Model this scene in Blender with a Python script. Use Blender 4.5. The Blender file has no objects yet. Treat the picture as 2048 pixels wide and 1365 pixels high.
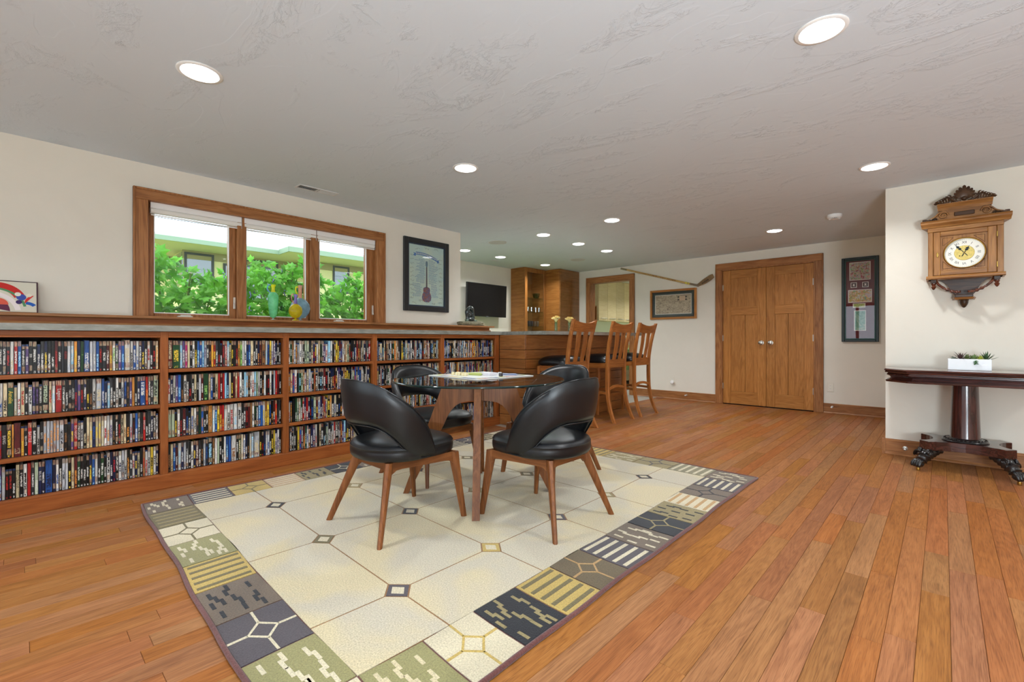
import bpy, math, random
from mathutils import Vector, Matrix
S = bpy.context.scene
COL = S.collection
PI = math.pi

# ------------------------------------------------------------------ camera, world, exposure
TH = math.atan2(863.0, 922.5)
cam_d = bpy.data.cameras.new('camera')
cam_d.sensor_width = 36.0
cam_d.lens = 922.5 / 2048 * 36
cam_d.shift_y = -3.2 / 2048
cam_d.clip_start = 0.02
cam_d.clip_end = 200
cam = bpy.data.objects.new('camera', cam_d)
COL.objects.link(cam)
cam.location = (0, 0, 1.0)
cam.rotation_euler = (PI / 2, 0, TH)
S.camera = cam

W = bpy.data.worlds.new('world')
S.world = W
W.use_nodes = True
bg = W.node_tree.nodes['Background']
bg.inputs['Color'].default_value = (0.76, 0.88, 1.0, 1)
SKY = 4.0
bg.inputs['Strength'].default_value = SKY

LAMP = 10.5            # watts of light from each recessed lamp
vs = S.view_settings
vs.view_transform = 'Standard'
vs.look = 'None'
vs.exposure = 0.04
vs.gamma = 1.0
vs.use_curve_mapping = False
S.cycles.max_bounces = 10
S.cycles.diffuse_bounces = 6
S.cycles.glossy_bounces = 5
S.cycles.transparent_max_bounces = 24
S.cycles.caustics_reflective = False
S.cycles.caustics_refractive = False
S.cycles.sample_clamp_indirect = 6.0

sun_d = bpy.data.lights.new('sun', 'SUN')
sun_d.energy = 2.6
sun_d.angle = math.radians(3)
sun_d.color = (1.0, 0.97, 0.9)
sun = bpy.data.objects.new('sun', sun_d)
COL.objects.link(sun)
sun.rotation_euler = Vector((0.25, -0.40, 0.88)).to_track_quat('Z', 'Y').to_euler()

# the photographer's unseen flash, added to brighten the room by bouncing off the ceiling
fl_d = bpy.data.lights.new('bounce_fill_flash', 'AREA')
fl_d.shape = 'DISK'; fl_d.size = 0.9; fl_d.energy = 225.0; fl_d.color = (0.80, 0.92, 1.0)
fl = bpy.data.objects.new('bounce_fill_flash', fl_d); COL.objects.link(fl)
fl.location = (1.5, -0.9, 0.6); fl.rotation_euler = (PI - 0.45, 0, 0)

def portal(loc, rot, sx, sy):
    d = bpy.data.lights.new('window_portal', 'AREA')
    d.shape = 'RECTANGLE'; d.size = sx; d.size_y = sy
    d.cycles.is_portal = True
    o = bpy.data.objects.new('window_portal', d)
    COL.objects.link(o); o.location = loc; o.rotation_euler = rot
    return o

# ------------------------------------------------------------------ helpers
def lin(c):
    c = c / 255.0
    return c / 12.92 if c <= 0.04045 else ((c + 0.055) / 1.055) ** 2.4

def rgb(r, g=None, b=None):
    if isinstance(r, str):
        r = r.lstrip('#'); r, g, b = int(r[0:2], 16), int(r[2:4], 16), int(r[4:6], 16)
    return (lin(r), lin(g), lin(b), 1.0)

class MB:
    def __init__(s):
        s.v = []; s.f = []; s.m = []; s.c = {}; s.uv = {}
    def poly(s, pts, mat=0):
        n = len(s.v); s.v += [tuple(p) for p in pts]
        s.f.append(tuple(range(n, n + len(pts)))); s.m.append(mat)
        return len(s.f) - 1
    def box(s, lo, hi, mat=0, ch=0.0, M=None):
        x0, y0, z0 = lo; x1, y1, z1 = hi
        if x0 > x1: x0, x1 = x1, x0
        if y0 > y1: y0, y1 = y1, y0
        if z0 > z1: z0, z1 = z1, z0
        ch = min(ch, 0.45 * min(x1 - x0, y1 - y0, z1 - z0))
        n = len(s.v)
        T = (lambda p: tuple(M @ Vector(p))) if M is not None else (lambda p: p)
        if ch <= 0:
            for z in (z0, z1):
                for (x, y) in ((x0, y0), (x1, y0), (x1, y1), (x0, y1)):
                    s.v.append(T((x, y, z)))
            F = [(3, 2, 1, 0), (4, 5, 6, 7), (0, 1, 5, 4), (1, 2, 6, 5), (2, 3, 7, 6), (3, 0, 4, 7)]
            for f in F:
                s.f.append(tuple(n + i for i in f)); s.m.append(mat)
            return
        X = (x0, x1); Y = (y0, y1); Z = (z0, z1)
        idx = {}
        for i in (0, 1):
            for j in (0, 1):
                for k in (0, 1):
                    p = (X[i], Y[j], Z[k]); q = (X[i] + (ch if i == 0 else -ch), Y[j] + (ch if j == 0 else -ch), Z[k] + (ch if k == 0 else -ch))
                    for ax in range(3):
                        r = list(q); r[ax] = p[ax]
                        idx[(i, j, k, ax)] = len(s.v); s.v.append(T(tuple(r)))
        def add(ids):
            s.f.append(tuple(ids)); s.m.append(mat)
        g = idx
        for ax in range(3):
            a, b = [t for t in range(3) if t != ax]
            for sd in (0, 1):
                def key(u, w):
                    t = [0, 0, 0]; t[ax] = sd; t[a] = u; t[b] = w
                    return g[(t[0], t[1], t[2], ax)]
                q = [key(0, 0), key(1, 0), key(1, 1), key(0, 1)]
                flip = (sd == 0) != (ax == 1)
                add(q[::-1] if flip else q)
        cx, cy, cz = (x0 + x1) / 2, (y0 + y1) / 2, (z0 + z1) / 2
        cc = Vector(T((cx, cy, cz)))
        def addo(ids):
            ps = [Vector(s.v[i]) for i in ids]
            nn = (ps[1] - ps[0]).cross(ps[2] - ps[0]); ce = sum(ps, Vector()) / len(ps)
            add(ids if nn.dot(ce - cc) > 0 else ids[::-1])
        for ax in range(3):
            a, b = [t for t in range(3) if t != ax]
            for u in (0, 1):
                for w in (0, 1):
                    def kk(e, which):
                        t = [0, 0, 0]; t[ax] = e; t[a] = u; t[b] = w
                        return g[(t[0], t[1], t[2], which)]
                    addo([kk(0, a), kk(1, a), kk(1, b), kk(0, b)])
        for i in (0, 1):
            for j in (0, 1):
                for k in (0, 1):
                    addo([g[(i, j, k, 0)], g[(i, j, k, 1)], g[(i, j, k, 2)]])
    def loft(s, rings, mat=0, cap=(True, True), closed=False, ring_closed=True):
        n = len(s.v); k = len(rings[0])
        for r in rings: s.v += [tuple(p) for p in r]
        R = len(rings)
        for i in range(R if closed else R - 1):
            a = n + i * k; b = n + ((i + 1) % R) * k
            for j in range(k if ring_closed else k - 1):
                j2 = (j + 1) % k
                s.f.append((a + j, a + j2, b + j2, b + j)); s.m.append(mat)
        if not closed and ring_closed:
            if cap[0]: s.f.append(tuple(n + j for j in range(k))[::-1]); s.m.append(mat)
            if cap[1]: s.f.append(tuple(n + (R - 1) * k + j for j in range(k))); s.m.append(mat)
    def lathe(s, prof, c=(0, 0, 0), n=24, mat=0, cap=(True, True), M=None):
        rings = []
        for (r, z) in prof:
            ring = []
            for j in range(n):
                a = 2 * PI * j / n
                p = Vector((r * math.cos(a), r * math.sin(a), z))
                if M is not None: p = M @ p
                ring.append(Vector(c) + p)
            rings.append(ring)
        s.loft(rings, mat, cap)
    def tube(s, path, rad, n=8, mat=0, cap=(True, True), closed=False, flat=1.0, up=None):
        P = [Vector(p) for p in path]; R = len(P)
        rings = []; prev = None
        for i in range(R):
            if closed: t = P[(i + 1) % R] - P[i - 1]
            else: t = P[min(i + 1, R - 1)] - P[max(i - 1, 0)]
            t.normalize()
            u = Vector(up) if up is not None else (prev if prev is not None else (Vector((0, 0, 1)) if abs(t.z) < 0.9 else Vector((1, 0, 0))))
            u = u - t * u.dot(t)
            if u.length < 1e-6: u = Vector((0, 1, 0)) - t * t.y
            u.normalize(); w = t.cross(u); prev = u
            r = rad[i] if isinstance(rad, (list, tuple)) else rad
            rings.append([P[i] + (u * math.cos(2 * PI * j / n) + w * math.sin(2 * PI * j / n) * flat) * r for j in range(n)])
        s.loft(rings, mat, cap, closed)
    def prism(s, pts2, fn0, fn1, mat=0, mat_side=None):
        """polygon pts2 (ccw) mapped by fn0 (back) and fn1 (front) to 3d"""
        n = len(s.v); k = len(pts2)
        s.v += [tuple(fn0(p)) for p in pts2]; s.v += [tuple(fn1(p)) for p in pts2]
        s.f.append(tuple(range(n, n + k))[::-1]); s.m.append(mat)
        s.f.append(tuple(range(n + k, n + 2 * k))); s.m.append(mat)
        ms = mat if mat_side is None else mat_side
        for j in range(k):
            j2 = (j + 1) % k
            s.f.append((n + j, n + j2, n + k + j2, n + k + j)); s.m.append(ms)
    def sphere(s, c, r, nu=12, nv=8, mat=0, sc=(1, 1, 1)):
        prof = [(max(1e-4, r * math.sin(PI * i / nv)), -r * math.cos(PI * i / nv)) for i in range(nv + 1)]
        rings = [[Vector(c) + Vector((q * math.cos(2 * PI * j / nu) * sc[0], q * math.sin(2 * PI * j / nu) * sc[1], z * sc[2])) for j in range(nu)] for q, z in prof]
        s.loft(rings, mat)
    def addmesh(s, me, M, mat=0):
        n = len(s.v)
        s.v += [tuple(M @ v.co) for v in me.vertices]
        for p in me.polygons:
            s.f.append(tuple(n + i for i in p.vertices)); s.m.append(mat)
    def build(s, name, mats, parent=None, smooth=None, loc=None, rot=None, kind=None):
        me = bpy.data.meshes.new(name)
        me.from_pydata(s.v, [], s.f)
        if not isinstance(mats, (list, tuple)): mats = [mats]
        for m in mats: me.materials.append(m)
        if len(mats) > 1: me.polygons.foreach_set('material_index', s.m)
        me.validate()
        me.update()
        if smooth is not None:
            me.polygons.foreach_set('use_smooth', [True] * len(me.polygons))
            me.set_sharp_from_angle(angle=math.radians(smooth))
        o = bpy.data.objects.new(name, me)
        COL.objects.link(o)
        if parent is not None: o.parent = parent
        if loc is not None: o.location = loc
        if rot is not None: o.rotation_euler = rot
        if kind: o['kind'] = kind
        return o

def tag(o, label=None, cat=None, group=None, kind=None):
    if label: o['label'] = label
    if cat: o['category'] = cat
    if group: o['group'] = group
    if kind: o['kind'] = kind
    return o

def thing(name, label, cat, loc=(0, 0, 0), rz=0.0, group=None):
    o = bpy.data.objects.new(name, None)
    o.empty_display_size = 0.1
    COL.objects.link(o); o.location = loc; o.rotation_euler = (0, 0, rz)
    return tag(o, label, cat, group)

def struct_empty(name):
    o = bpy.data.objects.new(name, None); o.empty_display_size = 0.1
    COL.objects.link(o); o['kind'] = 'structure'
    return o

def copy_tree(o, parent=None):
    c = o.copy(); COL.objects.link(c)
    if parent is not None: c.parent = parent
    for ch in list(o.children): copy_tree(ch, c)
    return c

def text_mesh(txt, size=1.0, align='CENTER'):
    cu = bpy.data.curves.new('lettering', 'FONT')
    cu.body = txt; cu.size = size; cu.align_x = align; cu.align_y = 'CENTER'
    cu.resolution_u = 2
    o = bpy.data.objects.new('lettering_tmp', cu)
    COL.objects.link(o)
    bpy.context.view_layer.update()
    me = bpy.data.meshes.new_from_object(o)
    bpy.data.objects.remove(o); bpy.data.curves.remove(cu)
    return me

# ------------------------------------------------------------------ materials
def newmat(name):
    m = bpy.data.materials.new(name); m.use_nodes = True
    nt = m.node_tree
    return m, nt, nt.nodes['Principled BSDF'], nt.nodes['Material Output']

def N(nt, t, **kw):
    n = nt.nodes.new(t)
    for k, v in kw.items():
        if k.startswith('i_'):
            n.inputs[k[2:].replace('_', ' ')].default_value = v
        else: setattr(n, k, v)
    return n

def ramp(nt, stops, interp='LINEAR'):
    r = nt.nodes.new('ShaderNodeValToRGB')
    cr = r.color_ramp; cr.interpolation = interp
    while len(cr.elements) > 1: cr.elements.remove(cr.elements[0])
    cr.elements[0].position = stops[0][0]; cr.elements[0].color = stops[0][1]
    for p, c in stops[1:]:
        e = cr.elements.new(p); e.color = c
    return r

def math_n(nt, op, a, b=None, c=None, clamp=False):
    n = nt.nodes.new('ShaderNodeMath'); n.operation = op; n.use_clamp = clamp
    for i, x in enumerate((a, b, c)):
        if x is None: continue
        if isinstance(x, (int, float)): n.inputs[i].default_value = x
        else: nt.links.new(x, n.inputs[i])
    return n.outputs[0]

def mixc(nt, fac, a, b, mode='MIX'):
    n = nt.nodes.new('ShaderNodeMix'); n.data_type = 'RGBA'; n.blend_type = mode; n.clamp_factor = True
    for sock, x in ((n.inputs[0], fac), (n.inputs[6], a), (n.inputs[7], b)):
        if isinstance(x, (int, float)): sock.default_value = x
        elif isinstance(x, (tuple, list)): sock.default_value = x
        else: nt.links.new(x, sock)
    return n.outputs[2]

def coords(nt, space='Object', scale=(1, 1, 1), rnd=False):
    tc = nt.nodes.new('ShaderNodeTexCoord')
    if space == 'World':
        src = nt.nodes.new('ShaderNodeNewGeometry').outputs['Position']
    else: src = tc.outputs[space]
    if rnd:
        oi = nt.nodes.new('ShaderNodeObjectInfo')
        ad = nt.nodes.new('ShaderNodeVectorMath'); ad.operation = 'MULTIPLY_ADD'
        cmb = nt.nodes.new('ShaderNodeCombineXYZ')
        for i in range(3): nt.links.new(oi.outputs['Random'], cmb.inputs[i])
        nt.links.new(cmb.outputs[0], ad.inputs[0]); ad.inputs[1].default_value = (7.3, 11.7, 5.1)
        nt.links.new(src, ad.inputs[2]); src = ad.outputs[0]
    mp = nt.nodes.new('ShaderNodeMapping'); nt.links.new(src, mp.inputs[0]); mp.inputs['Scale'].default_value = scale
    return mp.outputs[0]

def noise(nt, vec, scale=5, detail=3, rough=0.5, dist=0.0):
    n = nt.nodes.new('ShaderNodeTexNoise')
    n.inputs['Scale'].default_value = scale; n.inputs['Detail'].default_value = detail
    n.inputs['Roughness'].default_value = rough; n.inputs['Distortion'].default_value = dist
    if vec is not None: nt.links.new(vec, n.inputs['Vector'])
    return n

def bump(nt, bs, height, strength=0.2, dist=0.01):
    b = nt.nodes.new('ShaderNodeBump'); b.inputs['Strength'].default_value = strength; b.inputs['Distance'].default_value = dist
    nt.links.new(height, b.inputs['Height']); nt.links.new(b.outputs[0], bs.inputs['Normal'])
    return b

_mc = {}
def plain(name, c, rough=0.5, metal=0.0, spec=0.5, coat=0.0, var=0.0, bumpy=0.0, bscale=60, emit=None, estr=0.0):
    if name in _mc: return _mc[name]
    m, nt, bs, out = newmat(name)
    bs.inputs['Base Color'].default_value = c
    bs.inputs['Roughness'].default_value = rough
    bs.inputs['Metallic'].default_value = metal
    bs.inputs['Specular IOR Level'].default_value = spec
    bs.inputs['Coat Weight'].default_value = coat
    bs.inputs['Coat Roughness'].default_value = 0.12
    if var > 0 or bumpy > 0:
        nz = noise(nt, coords(nt), bscale, 4, 0.6)
        if var > 0:
            lo = tuple(x * (1 - var) for x in c[:3]) + (1,); hi = tuple(min(1, x * (1 + var)) for x in c[:3]) + (1,)
            r = ramp(nt, [(0.3, lo), (0.7, hi)]); nt.links.new(nz.outputs['Fac'], r.inputs[0]); nt.links.new(r.outputs[0], bs.inputs['Base Color'])
        if bumpy > 0: bump(nt, bs, nz.outputs['Fac'], bumpy, 0.004)
    if emit is not None:
        bs.inputs['Emission Color'].default_value = emit; bs.inputs['Emission Strength'].default_value = estr
    _mc[name] = m
    return m

def wood(name, dark, mid, light, axis='y', scale=1.0, rough=0.4, coat=0.0, cathedral=0.5, pores=0.35, space='Object', vary=0.12, spec=0.4):
    """procedural timber, grain running along one axis of the piece's own coordinates"""
    key = name + axis
    if key in _mc: return _mc[key]
    m, nt, bs, out = newmat(key)
    L = 0.09
    sc = {'x': (L, 1, 1), 'y': (1, L, 1), 'z': (1, 1, L)}[axis]
    v = coords(nt, space, tuple(k * scale for k in sc), rnd=True)
    n1 = noise(nt, v, 9, 4, 0.55, 0.6)
    rings = math_n(nt, 'FRACT', math_n(nt, 'MULTIPLY', n1.outputs['Fac'], 9.0))
    tri = math_n(nt, 'ABSOLUTE', math_n(nt, 'SUBTRACT', rings, 0.5))
    tri = math_n(nt, 'MULTIPLY', tri, 2.0)
    n2 = noise(nt, v, 26, 3, 0.6, 0.2)
    sc2 = {'x': (0.02, 1, 1), 'y': (1, 0.02, 1), 'z': (1, 1, 0.02)}[axis]
    v2 = coords(nt, space, tuple(k * scale for k in sc2), rnd=True)
    n3 = noise(nt, v2, 240, 2, 0.6, 0.0)
    fac = math_n(nt, 'ADD', math_n(nt, 'MULTIPLY', tri, cathedral), math_n(nt, 'MULTIPLY', n2.outputs['Fac'], 1 - cathedral))
    r = ramp(nt, [(0.15, dark), (0.5, mid), (0.85, light)]); nt.links.new(fac, r.inputs[0])
    pr = ramp(nt, [(0.32, (1 - pores, 1 - pores, 1 - pores, 1)), (0.48, (1, 1, 1, 1))]); nt.links.new(n3.outputs['Fac'], pr.inputs[0])
    c = mixc(nt, 1.0, r.outputs[0], pr.outputs[0], 'MULTIPLY')
    oi = nt.nodes.new('ShaderNodeObjectInfo')
    hs = nt.nodes.new('ShaderNodeHueSaturation')
    nt.links.new(math_n(nt, 'MULTIPLY_ADD', oi.outputs['Random'], 2 * vary, 1 - vary), hs.inputs['Value'])
    nt.links.new(c, hs.inputs['Color'])
    nt.links.new(hs.outputs[0], bs.inputs['Base Color'])
    bs.inputs['Roughness'].default_value = rough
    bs.inputs['Specular IOR Level'].default_value = spec
    bs.inputs['Coat Weight'].default_value = coat; bs.inputs['Coat Roughness'].default_value = 0.15
    bump(nt, bs, n3.outputs['Fac'], 0.06, 0.002)
    _mc[key] = m
    return m

def pane_mat(name, tint=(1, 1, 1, 1), base=0.04):
    """thin glass: lets light straight through and mirrors more at grazing angles"""
    if name in _mc: return _mc[name]
    m = bpy.data.materials.new(name); m.use_nodes = True; nt = m.node_tree; nt.nodes.clear()
    out = nt.nodes.new('ShaderNodeOutputMaterial')
    tr = nt.nodes.new('ShaderNodeBsdfTransparent'); tr.inputs[0].default_value = tint
    gl = nt.nodes.new('ShaderNodeBsdfGlossy'); gl.inputs['Roughness'].default_value = 0.0
    lw = nt.nodes.new('ShaderNodeLayerWeight'); lw.inputs[0].default_value = 0.5
    p = math_n(nt, 'POWER', lw.outputs['Facing'], 5.0)
    f = math_n(nt, 'MULTIPLY_ADD', p, 1 - base, base)
    mx = nt.nodes.new('ShaderNodeMixShader')
    nt.links.new(f, mx.inputs[0]); nt.links.new(tr.outputs[0], mx.inputs[1]); nt.links.new(gl.outputs[0], mx.inputs[2])
    nt.links.new(mx.outputs[0], out.inputs[0])
    _mc[name] = m
    return m

def print_mat(name, stops, scale=8, detail=4, stretch=(1, 1, 1), dist=1.0, rough=0.5, voro=False):
    """blotchy printed picture"""
    if name in _mc: return _mc[name]
    m, nt, bs, out = newmat(name)
    v = coords(nt, 'Object', stretch)
    nz = noise(nt, v, scale, detail, 0.65, dist)
    r = ramp(nt, stops); nt.links.new(nz.outputs['Fac'], r.inputs[0])
    c = r.outputs[0]
    if voro:
        vo = nt.nodes.new('ShaderNodeTexVoronoi'); vo.inputs['Scale'].default_value = scale * 4; nt.links.new(v, vo.inputs[0])
        c = mixc(nt, 0.35, c, vo.outputs['Color'], 'OVERLAY')
    nt.links.new(c, bs.inputs['Base Color']); bs.inputs['Roughness'].default_value = rough
    _mc[name] = m
    return m

OAK = dict(dark=rgb(126, 78, 42), mid=rgb(160, 106, 62), light=rgb(178, 124, 78), rough=0.4, cathedral=0.35, spec=.3)
DOOR = dict(dark=rgb(146, 92, 42), mid=rgb(174, 115, 56), light=rgb(188, 130, 70), rough=0.38, cathedral=0.32, spec=.3, vary=.07)
CHERRY = dict(dark=rgb(116, 60, 26), mid=rgb(144, 80, 37), light=rgb(160, 94, 46), spec=.25, rough=0.42, cathedral=0.3, pores=0.15)
BARW = dict(dark=rgb(122, 74, 36), mid=rgb(148, 94, 48), light=rgb(166, 110, 60), rough=0.34, cathedral=0.3, pores=0.2)
STOOL = dict(dark=rgb(130, 75, 32), mid=rgb(160, 98, 46), light=rgb(182, 118, 60), rough=0.32, cathedral=0.35, pores=0.2)
WALN = dict(dark=rgb(92, 52, 26), mid=rgb(118, 70, 36), light=rgb(138, 86, 47), spec=.25, rough=0.4, cathedral=0.35, pores=0.2)
CLOCK = dict(dark=rgb(112, 72, 34), mid=rgb(150, 102, 54), light=rgb(172, 124, 70), rough=0.32, cathedral=0.3, pores=0.25)
MAHOG = dict(dark=rgb(34, 16, 14), mid=rgb(58, 28, 24), light=rgb(84, 44, 36), rough=0.2, coat=0.5, cathedral=0.4, pores=0.15)
MAPLE = dict(dark=rgb(216, 192, 140), mid=rgb(226, 206, 158), light=rgb(234, 216, 174), rough=0.4, cathedral=0.3, pores=0.08)
CABW = dict(dark=rgb(120, 74, 30), mid=rgb(152, 98, 46), light=rgb(172, 116, 60), rough=0.34, cathedral=0.25, pores=0.2)
def W_(kind, axis='y', **kw):
    d = dict(globals()[kind]); d.update(kw)
    return wood('wood_' + kind.lower(), axis=axis, **d)

M_white = plain('white_paint', rgb(238, 238, 236), 0.45)
M_brass = plain('brass', rgb(196, 160, 84), 0.28, 1.0)
M_nickel = plain('satin_nickel', rgb(200, 196, 188), 0.3, 1.0)
M_black = plain('black_satin', rgb(18, 19, 21), 0.4)
M_dark = plain('dark_void', rgb(10, 9, 9), 0.8)
M_pane = pane_mat('window_glass', (0.97, 0.99, 0.98, 1))
M_picglass = pane_mat('picture_glass', (1, 1, 1, 1), 0.06)
M_tableglass = pane_mat('table_glass', (0.93, 0.97, 0.96, 1), 0.03)

def wall_material(name, c, sc=1.0):
    m, nt, bs, out = newmat(name)
    v = coords(nt, 'World', (1, 1, 1))
    a = noise(nt, v, 3.0 * sc, 3, 0.5, 1.5)
    b = noise(nt, v, 22 * sc, 5, 0.6, 1.0)
    msk = ramp(nt, [(0.52, (0, 0, 0, 1)), (0.62, (1, 1, 1, 1))]); nt.links.new(a.outputs['Fac'], msk.inputs[0])
    h = math_n(nt, 'MULTIPLY', b.outputs['Fac'], msk.outputs[0])
    bump(nt, bs, h, 0.12, 0.006)
    lo = tuple(x * 0.97 for x in c[:3]) + (1,)
    r = ramp(nt, [(0.3, lo), (0.7, c)]); nt.links.new(a.outputs['Fac'], r.inputs[0]); nt.links.new(r.outputs[0], bs.inputs['Base Color'])
    bs.inputs['Roughness'].default_value = 0.85; bs.inputs['Specular IOR Level'].default_value = 0.2
    return m

M_wall = wall_material('cream_wall', rgb(226, 220, 207))

def ceiling_material():
    m, nt, bs, out = newmat('skip_trowel_ceiling')
    v = coords(nt, 'World', (0.55, 1.0, 1.0))
    a = noise(nt, v, 1.9, 4, 0.6, 2.2)
    # trowel ridges: thin contour lines of a warped noise, only in patches
    w = noise(nt, v, 7.5, 7, 0.68, 1.6)
    ridge = math_n(nt, 'ABSOLUTE', math_n(nt, 'SUBTRACT', w.outputs['Fac'], 0.5))
    rr = ramp(nt, [(0.0, (1, 1, 1, 1)), (0.022, (0, 0, 0, 1))]); nt.links.new(ridge, rr.inputs[0])
    msk = ramp(nt, [(0.53, (0, 0, 0, 1)), (0.62, (1, 1, 1, 1))]); nt.links.new(a.outputs['Fac'], msk.inputs[0])
    fine = noise(nt, coords(nt, 'World', (0.7, 1, 1)), 46, 4, 0.7, 1.2)
    fm = ramp(nt, [(0.55, (0, 0, 0, 1)), (0.66, (1, 1, 1, 1))]); nt.links.new(a.outputs['Fac'], fm.inputs[0])
    h1 = math_n(nt, 'MULTIPLY', rr.outputs[0], msk.outputs[0])
    h2 = math_n(nt, 'MULTIPLY', fine.outputs['Fac'], fm.outputs[0])
    lv = noise(nt, v, 3.2, 2, 0.5, 1.0)
    step = ramp(nt, [(0.49, (0, 0, 0, 1)), (0.505, (1, 1, 1, 1))]); nt.links.new(lv.outputs['Fac'], step.inputs[0])
    h = math_n(nt, 'ADD', math_n(nt, 'ADD', math_n(nt, 'MULTIPLY', h1, 0.8), math_n(nt, 'MULTIPLY', h2, 0.7)), math_n(nt, 'MULTIPLY', step.outputs[0], 0.10))
    bump(nt, bs, h, 0.45, 0.008)
    bs.inputs['Base Color'].default_value = rgb(213, 222, 230)
    bs.inputs['Roughness'].default_value = 0.9; bs.inputs['Specular IOR Level'].default_value = 0.15
    return m
M_ceil = ceiling_material()

def floor_material():
    m, nt, bs, out = newmat('oak_floor_board')
    at = nt.nodes.new('ShaderNodeAttribute'); at.attribute_name = 'tone'
    sep = nt.nodes.new('ShaderNodeSeparateColor'); nt.links.new(at.outputs['Color'], sep.inputs[0])
    geo = nt.nodes.new('ShaderNodeNewGeometry')
    ad = nt.nodes.new('ShaderNodeVectorMath'); ad.operation = 'MULTIPLY_ADD'
    nt.links.new(at.outputs['Color'], ad.inputs[0]); ad.inputs[1].default_value = (13.0, 29.0, 17.0); nt.links.new(geo.outputs['Position'], ad.inputs[2])
    mp = nt.nodes.new('ShaderNodeMapping'); mp.inputs['Scale'].default_value = (1, 0.085, 1); nt.links.new(ad.outputs[0], mp.inputs[0])
    n1 = noise(nt, mp.outputs[0], 11, 4, 0.55, 0.8)
    tri = math_n(nt, 'MULTIPLY', math_n(nt, 'ABSOLUTE', math_n(nt, 'SUBTRACT', math_n(nt, 'FRACT', math_n(nt, 'MULTIPLY', n1.outputs['Fac'], 11.0)), 0.5)), 2.0)
    n2 = noise(nt, mp.outputs[0], 30, 3, 0.6, 0.3)
    mp2 = nt.nodes.new('ShaderNodeMapping'); mp2.inputs['Scale'].default_value = (1, 0.025, 1); nt.links.new(ad.outputs[0], mp2.inputs[0])
    n3 = noise(nt, mp2.outputs[0], 420, 2, 0.6)
    fac = math_n(nt, 'ADD', math_n(nt, 'MULTIPLY', tri, 0.25), math_n(nt, 'MULTIPLY', n2.outputs['Fac'], 0.75))
    r = ramp(nt, [(0.2, rgb(128, 76, 32)), (0.5, rgb(150, 92, 41)), (0.8, rgb(166, 106, 52))]); nt.links.new(fac, r.inputs[0])
    pr = ramp(nt, [(0.34, (0.62, 0.6, 0.58, 1)), (0.5, (1, 1, 1, 1))]); nt.links.new(n3.outputs['Fac'], pr.inputs[0])
    c = mixc(nt, 0.8, r.outputs[0], pr.outputs[0], 'MULTIPLY')
    hs = nt.nodes.new('ShaderNodeHueSaturation')
    nt.links.new(math_n(nt, 'MULTIPLY_ADD', sep.outputs[0], 0.28, 0.85), hs.inputs['Value'])
    nt.links.new(math_n(nt, 'MULTIPLY_ADD', sep.outputs[1], 0.014, 0.493), hs.inputs['Hue'])
    nt.links.new(math_n(nt, 'MULTIPLY_ADD', sep.outputs[2], 0.12, 0.88), hs.inputs['Saturation'])
    nt.links.new(c, hs.inputs['Color']); nt.links.new(hs.outputs[0], bs.inputs['Base Color'])
    bs.inputs['Roughness'].default_value = 0.46; bs.inputs['Specular IOR Level'].default_value = 0.13
    bump(nt, bs, n3.outputs['Fac'], 0.05, 0.0015)
    return m
M_floor = floor_material()
# ------------------------------------------------------------------ room shell
H = 2.32
XL, XTV, YB, YC, XC = -4.375, -5.895, 7.5, 5.197, -0.372
XE, YS = 3.3, -2.6

def wall_boxes(name, boxes, mat=None):
    b = MB()
    for lo, hi in boxes: b.box(lo, hi)
    return b.build(name, mat or M_wall, kind='structure')

wall_boxes('wall_left', [((-4.525, YS, -0.1), (XL, 3.741, 1.15)), ((-4.525, YS, 2.09), (XL, 3.741, H)),
                         ((-4.525, YS, 1.15), (XL, 0.64, 2.09)), ((-4.525, 2.61, 1.15), (XL, 3.741, 2.09))])
wall_boxes('wall_alcove', [((-6.05, 3.60, -0.1), (-4.525, 3.741, H))])
wall_boxes('wall_television', [((-6.05, 3.741, -0.1), (XTV, YB + .15, H))])
DX0, DX1, DH = -2.533, -1.291, 2.084
OX0, OX1 = -4.965, -4.105
wall_boxes('wall_back', [((XTV, YB, -0.1), (OX0, YB + .15, H)), ((OX0, YB, DH), (OX1, YB + .15, H)), ((OX1, YB, -0.1), (DX0, YB + .15, H)),
                         ((DX0, YB, DH), (DX1, YB + .15, H)), ((DX1, YB, -0.1), (XC, YB + .15, H))])
wall_boxes('wall_corner', [((XC, YC + .14, -0.1), (XC + .14, YB + .15, H))])
wall_boxes('wall_right', [((XC, YC, -0.1), (XE, YC + .14, H))])
wall_boxes('wall_front', [((-4.525, YS - .15, -0.1), (XE, YS, 0.15)), ((-4.525, YS - .15, 2.1), (XE, YS, H)),
                          ((-4.525, YS - .15, .15), (-4.0, YS, 2.1)), ((-0.9, YS - .15, .15), (-.4, YS, 2.1)), ((2.8, YS - .15, .15), (XE, YS, 2.1))])
wall_boxes('wall_east', [((XE, YS - .15, -0.1), (XE + .15, YC + .14, H))])
b = MB(); b.prism([(-4.525, YS - .15), (XE + .15, YS - .15), (XE + .15, YB + .15), (-6.05, YB + .15), (-6.05, 3.6), (-4.525, 3.6)], lambda p: (p[0], p[1], H), lambda p: (p[0], p[1], H + .12)); b.build('ceiling', M_ceil, kind='structure')

portal((XL - .2, 1.62, 1.62), (0, -PI / 2, 0), .95, 2.0)
portal((-2.45, YS - .2, 1.1), (PI / 2, 0, 0), 3.1, 1.95)
portal((1.2, YS - .2, 1.1), (PI / 2, 0, 0), 3.2, 1.95)

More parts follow.
